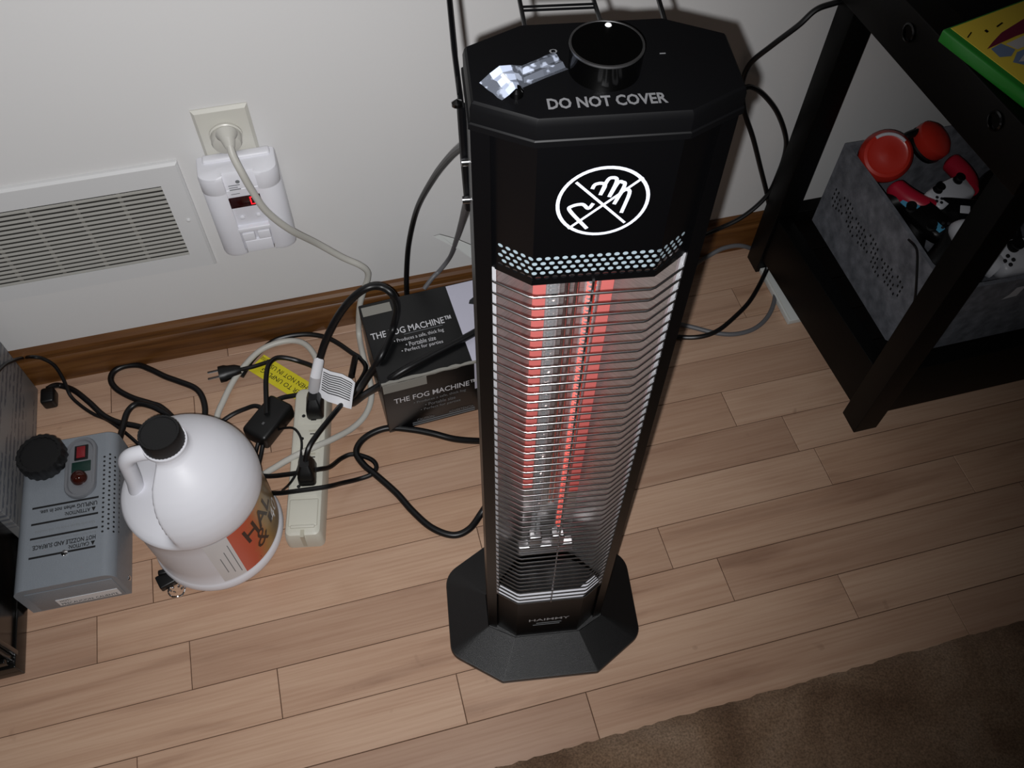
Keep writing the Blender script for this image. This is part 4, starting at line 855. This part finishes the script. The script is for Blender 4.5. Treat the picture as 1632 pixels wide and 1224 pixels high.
c = p0 + d * ln; e = c + d * 0.018; MB().tube([(c.x, c.y, 0.006), (e.x, e.y, 0.006)], 0.0022, 8).build('prong', 'chrome', t)
MB().tube(spline([tuple(p0 + d * 0.004), tuple(p0 - d * 0.02), tuple(p0 - d * 0.045 + Vector((0, 0.006, -0.004)))], 5), 0.0032, 8).build('cable', 'black_cord', t)

# yellow reminder tag
ya_ = Vector((-0.1451, 0.8373, 0.0030)); yb_ = Vector((-0.1721, 0.8161, 0.0030)); yc_ = Vector((-0.1080, 0.7443, 0.0030)); yd_ = Vector((-0.0944, 0.7861, 0.0030))
t = thing('yellow_tag', tuple(yb_), 'yellow reminder tag with upside-down black lettering on the floor', 'tag')
ext = 0.038; dv = (yc_ - yb_).normalized(); wv_ = (ya_ - yb_); wv_ = wv_ - dv * wv_.dot(dv)
c0 = yb_; c1 = yb_ + dv * ((yc_ - yb_).length + ext)
z_ = Vector((0, 0, 0.0006))
MB().add([c0, c1, c1 + wv_, c0 + wv_, c0 + z_, c1 + z_, c1 + wv_ + z_, c0 + wv_ + z_], [(0,3,2,1),(4,5,6,7),(0,1,5,4),(1,2,6,5),(2,3,7,6),(3,0,4,7)]).build('strip', 'tag_yellow', t, auto=None)
lnT = (c1 - c0).length
for body, f_, wd in (('REMEMBER TO UNPLUG', 0.33, 0.84), ('WHEN NOT IN USE.', 0.70, 0.66)):
    ctr = c0 + dv * (lnT * (0.12 + wd / 2) - 0.0) + wv_ * f_ + Vector((0, 0, 0.0008))
    text_on('lettering', body, lnT * wd, tuple(ctr), tuple(-dv), tuple(-wv_), 'print_black', t, wv_.length * 0.22, bold=0.004)
text_on('lettering', 'USE', 0.012, tuple(c0 + dv * 0.006 + wv_ * 0.82 + Vector((0, 0, 0.0008))), tuple(-dv), tuple(-wv_), 'print_black', t, wv_.length * 0.16)

# cords at the left
t = thing('mains_lead', (-0.3489, 0.8655, 0.0040), 'thick black cord in a wide bend behind the fog machine and jug', 'cord')
MB().tube(spline([(-0.3551,0.7272,0.0200), (-0.3531,0.7505,0.0120), (-0.3465,0.7799,0.0090), (-0.3327,0.7901,0.0100), (-0.3131,0.7805,0.0120), (-0.2952,0.7659,0.0090), (-0.2772,0.7453,0.0050), (-0.2565,0.7240,0.0050), (-0.2453,0.7340,0.0050), (-0.2392,0.7576,0.0050), (-0.2419,0.7839,0.0050), (-0.2516,0.8022,0.0050), (-0.2732,0.8191,0.0050), (-0.2925,0.8332,0.0050), (-0.3127,0.8511,0.0050), (-0.3304,0.8637,0.0050), (-0.3513,0.8666,0.0050), (-0.3659,0.8597,0.0050), (-0.3697,0.8444,0.0050), (-0.3610,0.8263,0.0050), (-0.3401,0.8063,0.0050), (-0.3149,0.7899,0.0050), (-0.2994,0.7783,0.0050), (-0.2811,0.7489,0.0060), (-0.2723,0.7167,0.0060)], 8), 0.0045, 12).build('cable', 'black_cord', t)
t = thing('carton_side_lead', (-0.4207, 0.8374, 0.0040), 'black lead with a plug running from the printed carton to the jug', 'cord')
MB().tube(spline([(-0.4547,0.8435,0.0160), (-0.4477,0.8501,0.0120), (-0.4395,0.8521,0.0060), (-0.4208,0.8383,0.0060), (-0.4005,0.8130,0.0060), (-0.3806,0.7849,0.0060), (-0.3608,0.7679,0.0060), (-0.3359,0.7552,0.0060), (-0.3078,0.7384,0.0060)], 8), 0.0043, 12).build('cable', 'black_cord', t)
q = (-0.4534, 0.8313, 0.0120); MB().box((q[0] - 0.010, q[1] - 0.014, 0.001), (q[0] + 0.009, q[1] + 0.012, 0.022), 0.004).build('plug', 'black_plastic', t)
t = thing('thin_lead', (-0.4387, 0.8647, 0.0040), 'thin black lead draped over the printed carton edge', 'cord')
MB().tube(spline([(-0.4710,0.7188,0.1793), (-0.4710,0.8080,0.1236), (-0.4710,0.8418,0.0941), (-0.4700,0.8727,0.0603), (-0.4498,0.8580,0.0751), (-0.4404,0.8580,0.0672), (-0.4314,0.8550,0.0511), (-0.4279,0.8450,0.0287), (-0.4262,0.8305,0.0080), (-0.4135,0.8121,0.0040), (-0.3952,0.7920,0.0040), (-0.3753,0.7761,0.0040), (-0.3515,0.7485,0.0040), (-0.3304,0.7194,0.0050)], 8), 0.0026, 10).build('cable', 'black_cord', t)

# cables hanging left of the heater
t = thing('hanging_black_cable', (0.0917, 0.8650, 0.1446), 'dark cable curving down the wall between heater and carton', 'cord')
MB().tube(spline([(0.1137,0.5000,0.6531), (0.1165,0.5600,0.5969), (0.1217,0.6600,0.4943), (0.1195,0.7600,0.3745), (0.1081,0.8400,0.2509), (0.0945,0.8600,0.1689), (0.0856,0.8550,0.1163), (0.0809,0.8450,0.0836), (0.0778,0.8400,0.0334)], 8), 0.0038, 10).build('cable', 'black_cord', t)
t = thing('hanging_grey_cable', (0.1596, 0.8600, 0.1320), 'grey cable dropping behind the carton just left of the heater', 'cord')
MB().tube(spline([(0.1089,0.5000,0.6060), (0.1143,0.5500,0.5382), (0.1318,0.6600,0.4027), (0.1481,0.7800,0.2453), (0.1509,0.8500,0.1343), (0.1359,0.8580,0.0990), (0.1230,0.8530,0.0912), (0.1073,0.8460,0.0777)], 8), 0.0033, 10).build('cable', 'grey_cord', t)

# cords right of the heater
t = thing('wall_loop_cord', (0.6629, 0.8700, 0.1189), 'black cord looping down the wall between heater and table', 'cord')
MB().tube(spline([(0.7096,0.8400,0.4856), (0.6754,0.8450,0.4717), (0.6433,0.8450,0.4672), (0.6200,0.8450,0.4614), (0.6025,0.8450,0.4426), (0.5813,0.8550,0.4116), (0.5644,0.8650,0.3812), (0.5595,0.8650,0.3558), (0.5647,0.8650,0.3317), (0.5771,0.8650,0.2979), (0.6026,0.8650,0.2485), (0.6318,0.8650,0.1850), (0.6560,0.8620,0.1308), (0.6681,0.8600,0.1001)], 8), 0.0036, 10).build('upper_cable', 'black_cord', t)
MB().tube(spline([(0.5629,0.8620,0.3445), (0.5740,0.8620,0.3435), (0.5959,0.8620,0.3272), (0.6253,0.8620,0.2932), (0.6510,0.8620,0.2492), (0.6622,0.8620,0.2153), (0.6640,0.8620,0.1718), (0.6546,0.8580,0.1296), (0.6192,0.8520,0.0976), (0.5645,0.8450,0.0832), (0.4867,0.8000,0.1211)], 8), 0.0036, 10).build('lower_cable', 'black_cord', t)
t = thing('grey_floor_cord', (0.6607, 0.7720, 0.0040), 'grey cord looping on the floor beside the table leg', 'cord')
MB().tube(spline([(0.5157,0.8197,0.0060), (0.5492,0.8400,0.0141), (0.5789,0.8480,0.0233), (0.6055,0.8520,0.0301), (0.6375,0.8520,0.0263), (0.6723,0.8480,0.0030), (0.6745,0.8066,0.0060), (0.6639,0.7655,0.0060), (0.6379,0.7269,0.0060), (0.6053,0.7042,0.0060), (0.5702,0.6990,0.0060), (0.5382,0.7082,0.0060), (0.5002,0.7316,0.0060), (0.4586,0.7521,0.0060), (0.4054,0.7489,0.0060), (0.3449,0.7206,0.0060), (0.3038,0.6734,0.0200)], 8), 0.0036, 10).build('cable', 'grey_cord', t)
t = thing('black_floor_cord', (0.5776, 0.7306, 0.0040), 'black cord curving over the floor from the table leg to the heater', 'cord')
MB().tube(spline([(0.6668,0.8264,0.0750), (0.6673,0.8132,0.0450), (0.6610,0.8014,0.0140), (0.6145,0.7540,0.0120), (0.5724,0.7255,0.0120), (0.5366,0.7078,0.0120), (0.5069,0.7055,0.0100), (0.4769,0.7168,0.0050), (0.4418,0.7343,0.0050), (0.3998,0.7322,0.0050), (0.3491,0.7021,0.0050), (0.3140,0.6593,0.0200)], 8), 0.0037, 10).build('cable', 'black_cord', t)

# ------------------------------------------------------------------ table on the right
t = thing('side_table', (0.85, 0.67, 0), 'black wooden table with a lower shelf holding a grey bin', 'table')
MB().box((0.667, 0.494, 0.0), (0.704, 0.530, 0.474), 0.0012).build('leg', 'table_black', t)
MB().box((0.651, 0.813, 0.0), (0.687, 0.848, 0.474), 0.0012).build('leg', 'table_black', t)
MB().box((1.22, 0.494, 0.0), (1.257, 0.530, 0.474), 0.0012).build('leg', 'table_black', t)
MB().box((1.205, 0.813, 0.0), (1.241, 0.848, 0.474), 0.0012).build('leg', 'table_black', t)
def skew(mb): return mb.xf(lambda x, y, z: (x + (0.83 - y) * 0.05, y, z))
skew(MB().box((0.654, 0.53, 0.030), (0.676, 0.813, 0.122), 0.001)).build('side_rail', 'table_black', t)
MB().box((0.704, 0.500, 0.033), (1.22, 0.522, 0.140), 0.001).build('front_rail', 'table_black', t)
MB().box((0.687, 0.82, 0.033), (1.205, 0.842, 0.122), 0.001).build('back_rail', 'table_black', t)
for k in range(5):
    ya__ = 0.524 + k * 0.0595; skew(MB().box((0.677, ya__, 0.088), (1.215, ya__ + 0.058, 0.1), 0.0008)).build('shelf_board', 'table_brown', t)
skew(MB().box((0.648, 0.494, 0.474), (0.690, 0.848, 0.5365), 0.0015)).build('side_apron', 'table_brown', t)
MB().box((0.706, 0.494, 0.474), (1.25, 0.530, 0.5365), 0.0015).build('front_apron', 'table_brown', t)
MB().box((0.69, 0.815, 0.474), (1.25, 0.848, 0.5365), 0.0015).build('back_apron', 'table_brown', t)
for k in range(4):
    ya__ = 0.5305 + k * 0.071; skew(MB().box((0.692, ya__, 0.520), (1.23, ya__ + 0.070, 0.5335), 0.001)).build('top_board', 'table_black', t)
for q in ((0.7153, 0.5128), (0.5576, 0.5180)):
    xo = 0.648 + (0.83 - q[0]) * 0.05
    MB().lathe([(0.0105, 0), (0.0105, 0.0015), (0.0085, 0.0022), (0.0080, 0.0012), (0.0078, -0.001), (0, -0.001)], 24, (xo - 0.0004, q[0], q[1]), (-1, 0, 0)).build('bolt_cap', 'black_gloss', t)

t = thing('white_panel', (0.70, 0.76, 0.0), 'pale flat panel lying on the floor under the table rail', 'panel')
MB().box((0.6565, 0.700, 0.0005), (0.80, 0.8125, 0.010), 0.0008).build('sheet', 'paper_white', t)
MB().box((0.6590, 0.702, 0.0095), (0.6600, 0.810, 0.0106)).build('edge_fold', 'plate_ivory', t, auto=None)

# game case on the table
e1 = Vector((0.234, -0.972, 0)); e2 = Vector((0.972, 0.234, 0)); A0 = Vector((0.6475, 0.6655, 0.5368))
t = thing('game_case', tuple(A0), 'green game case with a yellow cover lying on the table', 'game case')
def cs(a, b_, z): return tuple(A0 + e2 * a + e1 * b_ + Vector((0, 0, z)))
bm0 = MB().box((0, 0, 0), (0.135, 0.172, 0.0145), 0.0022); bm0.xf(cs).build('case', 'case_green', t)
bm0 = MB().box((0.0085, 0.003, 0.0138), (0.132, 0.169, 0.0150), 0.0003); cv = bm0.xf(cs).build('cover', 'cover_yellow', t)
def patch(pts, m, z=0.0152): MB().add([cs(a, b_, z) for a, b_ in pts], [tuple(range(len(pts)))]).build('cover_patch', m, cv, auto=None)
patch([(0.016, 0.0465), (0.031, 0.040), (0.050, 0.033), (0.090, 0.026), (0.120, 0.030), (0.120, 0.046), (0.060, 0.044)], 'cover_maroon')
patch([(0.020, 0.048), (0.036, 0.046), (0.042, 0.060), (0.030, 0.066), (0.018, 0.062)], 'cover_blue')
patch([(0.040, 0.049), (0.070, 0.047), (0.070, 0.060), (0.044, 0.061)], 'cover_pale')
patch([(0.024, 0.074), (0.040, 0.064), (0.070, 0.063), (0.072, 0.090), (0.036, 0.088)], 'cover_blue')
patch([(0.030, 0.076), (0.044, 0.070), (0.060, 0.074), (0.050, 0.084)], 'cover_pale', 0.0153)
patch([(0.012, 0.0225), (0.0225, 0.0175), (0.0225, 0.0190), (0.012, 0.0240)], 'table_brown'); patch([(0.036, 0.0225), (0.040, 0.0215), (0.040, 0.0255), (0.036, 0.0265)], 'table_brown'); patch([(0.053, 0.0225), (0.064, 0.0200), (0.064, 0.0218), (0.053, 0.0245)], 'table_brown')

# ------------------------------------------------------------------ felt bin on the shelf with its contents
BX0, BX1, BY0, BY1, BZ0, BZ1 = 0.722, 1.06, 0.548, 0.818, 0.1, 0.256
t = thing('storage_bin', (0.89, 0.68, 0.1), 'grey felt storage bin full of gaming gear on the table shelf', 'storage bin')
def wallq(p0_, p1_, zt0, zt1, n_, sag):
    ro_, ri_ = [], []
    return [(tuple(Vector(p0_).lerp(Vector(p1_), k / n_)), zt0 + (zt1 - zt0) * k / n_ - sag * math.sin(PI * k / n_)) for k in range(n_ + 1)]
per = wallq((BX0, BY0 + 0.03), (BX0, BY1), 0.256, 0.252, 8, -0.003)[:-1] + wallq((BX0, BY1), (BX1, BY1), 0.254, 0.254, 8, 0.002)[:-1] + wallq((BX1, BY1), (BX1, BY0), 0.252, 0.25, 8, 0)[:-1] + wallq((BX1, BY0), (BX0 + 0.03, BY0), 0.243, 0.236, 10, 0.008)[:-1] + wallq((BX0 + 0.03, BY0), (BX0, BY0 + 0.03), 0.236, 0.256, 5, 0)[:-1]
cxb, cyb = (BX0 + BX1) / 2, (BY0 + BY1) / 2
def insetp(p, d): 
    v = Vector((cxb - p[0], cyb - p[1])); return (p[0] + d * (1 if v.x > 0 else -1) * min(1, abs(v.x) / 0.1), p[1] + d * (1 if v.y > 0 else -1) * min(1, abs(v.y) / 0.1))
o0 = [(p[0], p[1], BZ0 + 0.0002) for p, z in per]; o1 = [(p[0], p[1], z) for p, z in per]
i1 = [insetp(p, 0.006) + (z,) for p, z in per]; i0 = [insetp(p, 0.006) + (BZ0 + 0.006,) for p, z in per]
MB().rings([o0, o1, i1, i0]).build('bin_wall', 'felt_grey', t, auto=60)
pa = None
for r_ in range(4):
    for k in range(26):
        if (k * 7 + r_ * 3) % 5 == 0: continue
        yy = 0.60 + 0.0078 * k; zz = 0.165 + 0.0085 * r_ + 0.004 * math.sin(k * 0.7)
        if pa is None: pa = MB().box((-0.0004, -0.0012, -0.0021), (0.0, 0.0012, 0.0021)).build('punched_slot', 'print_black', t, auto=None, world_co=False); o = pa
        else: o = pa.copy(); col.objects.link(o); o.parent = t
        o.location = (BX0 - 0.89 - 0.0002, yy - 0.68, zz - 0.1)
MB().add([(0.84, BY0 - 0.0006, 0.192), (0.862, BY0 - 0.0006, 0.194), (0.866, BY0 - 0.0006, 0.214), (0.852, BY0 - 0.0006, 0.214), (0.848, BY0 - 0.0006, 0.201)], [(0, 1, 2, 3, 4)]).build('white_patch', 'pale_plastic', t, auto=None)

def lathe_part(par, name, prof, c, ax, m, seg=28, sx=None):
    mb = MB().lathe(prof, seg, c, ax); return mb.build(name, m, par)
# red headphones
h1 = Vector((0.7647, 0.7817, 0.2520)) + Vector((0.002, 0, 0)); h2 = Vector((0.8400, 0.7884, 0.2580))
t = thing('headphones', tuple(h1), 'glossy red over-ear headphones at the back of the bin', 'headphones')
ax = Vector((-0.35, -0.55, 0.76)).normalized()
cup = MB().lathe([(0.034, -0.008), (0.0365, 0.0), (0.036, 0.008), (0.031, 0.016), (0.027, 0.0175), (0.024, 0.0165), (0.010, 0.0185), (0, 0.019)], 32, tuple(h1), tuple(ax)).build('ear_cup', 'red_plastic', t)
MB().lathe([(0.026, -0.020), (0.034, -0.017), (0.0355, -0.010), (0.033, -0.006)], 32, tuple(h1), tuple(ax)).build('ear_cushion', 'black_plastic', t)
sd = ax.orthogonal().normalized(); sd2 = ax.cross(sd)
arc = [tuple(h1 + ax * 0.0172 + (Vector((0.35, 0.75, 0.7)) - ax * Vector((0.35, 0.75, 0.7)).dot(ax)).normalized() * 0.0282 * math.cos(a) + ax.cross((Vector((0.35, 0.75, 0.7)) - ax * Vector((0.35, 0.75, 0.7)).dot(ax)).normalized()) * 0.0282 * math.sin(a)) for a in [-0.75 + 0.15 * k for k in range(11)]]
MB().tube(arc, 0.0024, 8).build('trim_arc', 'pale_plastic', t)
ax2 = Vector((0.35, -0.3, 0.88)).normalized()
MB().lathe([(0.026, -0.008), (0.029, 0.0), (0.028, 0.009), (0.022, 0.015), (0.010, 0.0185), (0, 0.019)], 28, tuple(h2), tuple(ax2)).build('ear_cup', 'red_plastic', t)
MB().lathe([(0.020, -0.018), (0.027, -0.014), (0.029, -0.008), (0.026, -0.005)], 28, tuple(h2), tuple(ax2)).build('ear_cushion', 'black_plastic', t)
MB().tube(spline([tuple(h1 + Vector((0.026, 0.016, 0.006))), tuple(h1.lerp(h2, 0.5) + Vector((0.0, 0.012, 0.014))), tuple(h2 + Vector((-0.012, 0.012, 0.012)))], 6), 0.0055, 10).build('headband', 'black_plastic', t)

def gamepad(name, label, c, right, up, nrm, m_shell, m_grip, s=1.0, group=None, accents=()):
    """a controller: rounded body between two drooping grips; right/up/nrm span its frame"""
    t_ = thing(name, tuple(c), label, 'game controller', 0, 'game controllers in the bin')
    right = Vector(right).normalized(); nrm = Vector(nrm); nrm = (nrm - right * nrm.dot(right)).normalized(); up = nrm.cross(right).normalized()
    def fr(a, b_, z): return tuple(Vector(c) + right * a * s + up * b_ * s + nrm * z * s)
    body = rounded([(-0.048, -0.014), (-0.02, -0.020), (0.02, -0.020), (0.048, -0.014), (0.046, 0.028), (-0.046, 0.028)], 0.010, 5)
    def bl(k, z): return [fr(a * k, b_ * k, z) for a, b_ in body]
    MB().rings([bl(0.86, -0.016), bl(0.98, -0.010), bl(1.0, 0.0), bl(0.96, 0.009), bl(0.84, 0.0135)]).build('shell', m_shell, t_, auto=50)
    for sg_ in (-1, 1):
        P = [(sg_ * 0.044, 0.014, -0.002), (sg_ * 0.058, -0.004, -0.004), (sg_ * 0.066, -0.028, -0.008), (sg_ * 0.068, -0.052, -0.012), (sg_ * 0.0675, -0.060, -0.013)]
        MB().tube(spline([fr(*p) for p in P], 5), [0.0165 * s + 0.0015 * s * math.sin(PI * k / 20) if k < 16 else 0.0165 * s * math.cos((k - 15) / 6.0 * 1.25) for k in range(21)], 16).build('grip', m_grip, t_)
        q_ = fr(sg_ * 0.024, -0.008, 0.0125)
        MB().lathe([(0.009 * s, 0), (0.0085 * s, 0.003 * s), (0.005 * s, 0.004 * s), (0.0045 * s, 0.009 * s), (0.0085 * s, 0.0105 * s), (0.0085 * s, 0.0125 * s), (0, 0.012 * s)], 18, q_, tuple(nrm)).build('thumb_stick', 'black_plastic', t_)
    for kx_, ky_ in ((0.036, 0.016), (0.036, 0.004), (0.030, 0.010), (0.042, 0.010)):
        MB().lathe([(0.0028 * s, 0), (0.0027 * s, 0.002 * s), (0, 0.0024 * s)], 12, fr(kx_, ky_, 0.0128), tuple(nrm)).build('button', 'dark_grey', t_)
    for (a0, b0, a1, b1, m__) in accents:
        bmq = MB().box((a0, b0, 0.0115), (a1, b1, 0.0145), 0.001); bmq.xf(fr).build('accent_panel', m__, t_)
    return t_, fr
cw = Vector((0.8372, 0.7154, 0.2280))
gamepad('game_controller', 'red and white game controller in the middle of the bin', cw, (-0.96, -0.26, 0.0), None, (-0.25, -0.25, 0.93), 'pale_plastic', 'crimson_plastic', 0.80)
cb = Vector((0.8337, 0.6832, 0.2150))
gamepad('game_controller', 'all-black game controller with a white mark behind the front table leg', cb + Vector((0.01, -0.01, 0.004)), (0.9, -0.40, 0.05), None, (-0.2, -0.35, 0.9), 'black_plastic', 'black_plastic', 0.95, accents=((-0.010, 0.002, 0.004, 0.014, 'pale_plastic'),))
cu_ = Vector((0.7471, 0.6784, 0.2350))
gamepad('game_controller', 'black and light blue controller along the left side of the bin', cu_ + Vector((0.040, 0.004, -0.014)), (0.25, -0.95, 0.0), None, (-0.35, -0.05, 0.93), 'black_plastic', 'black_plastic', 0.82, accents=((-0.046, -0.012, -0.018, 0.006, 'blue_plastic'), (0.018, -0.006, 0.040, 0.006, 'blue_plastic')))
cd_ = Vector((0.9146, 0.7130, 0.2000))
gamepad('game_controller', 'plain black game controller at the right of the bin behind the table leg', cd_, (0.85, 0.5, 0.05), None, (-0.1, -0.3, 0.95), 'black_plastic', 'black_plastic', 1.0)
wq = Vector((0.8470, 0.5839, 0.2350))
gamepad('game_controller', 'white game controller at the front of the bin', wq + Vector((0.028, 0.0, 0.0)), (-1, 0.06, 0.0), None, (0.0, -0.35, 0.93), 'pale_plastic', 'pale_plastic', 1.0)
t = thing('bin_cable', (0.7478, 0.6171, 0.2000), 'thin black cable hanging over the front corner of the bin', 'cord')
MB().tube(spline([(0.7185,0.6285,0.2550), (0.7150,0.6115,0.2620), (0.7160,0.6022,0.2563), (0.7140,0.5831,0.2352), (0.7140,0.5690,0.2136), (0.7160,0.5587,0.1859)], 6), 0.0016, 8).build('cable', 'black_cord', t)
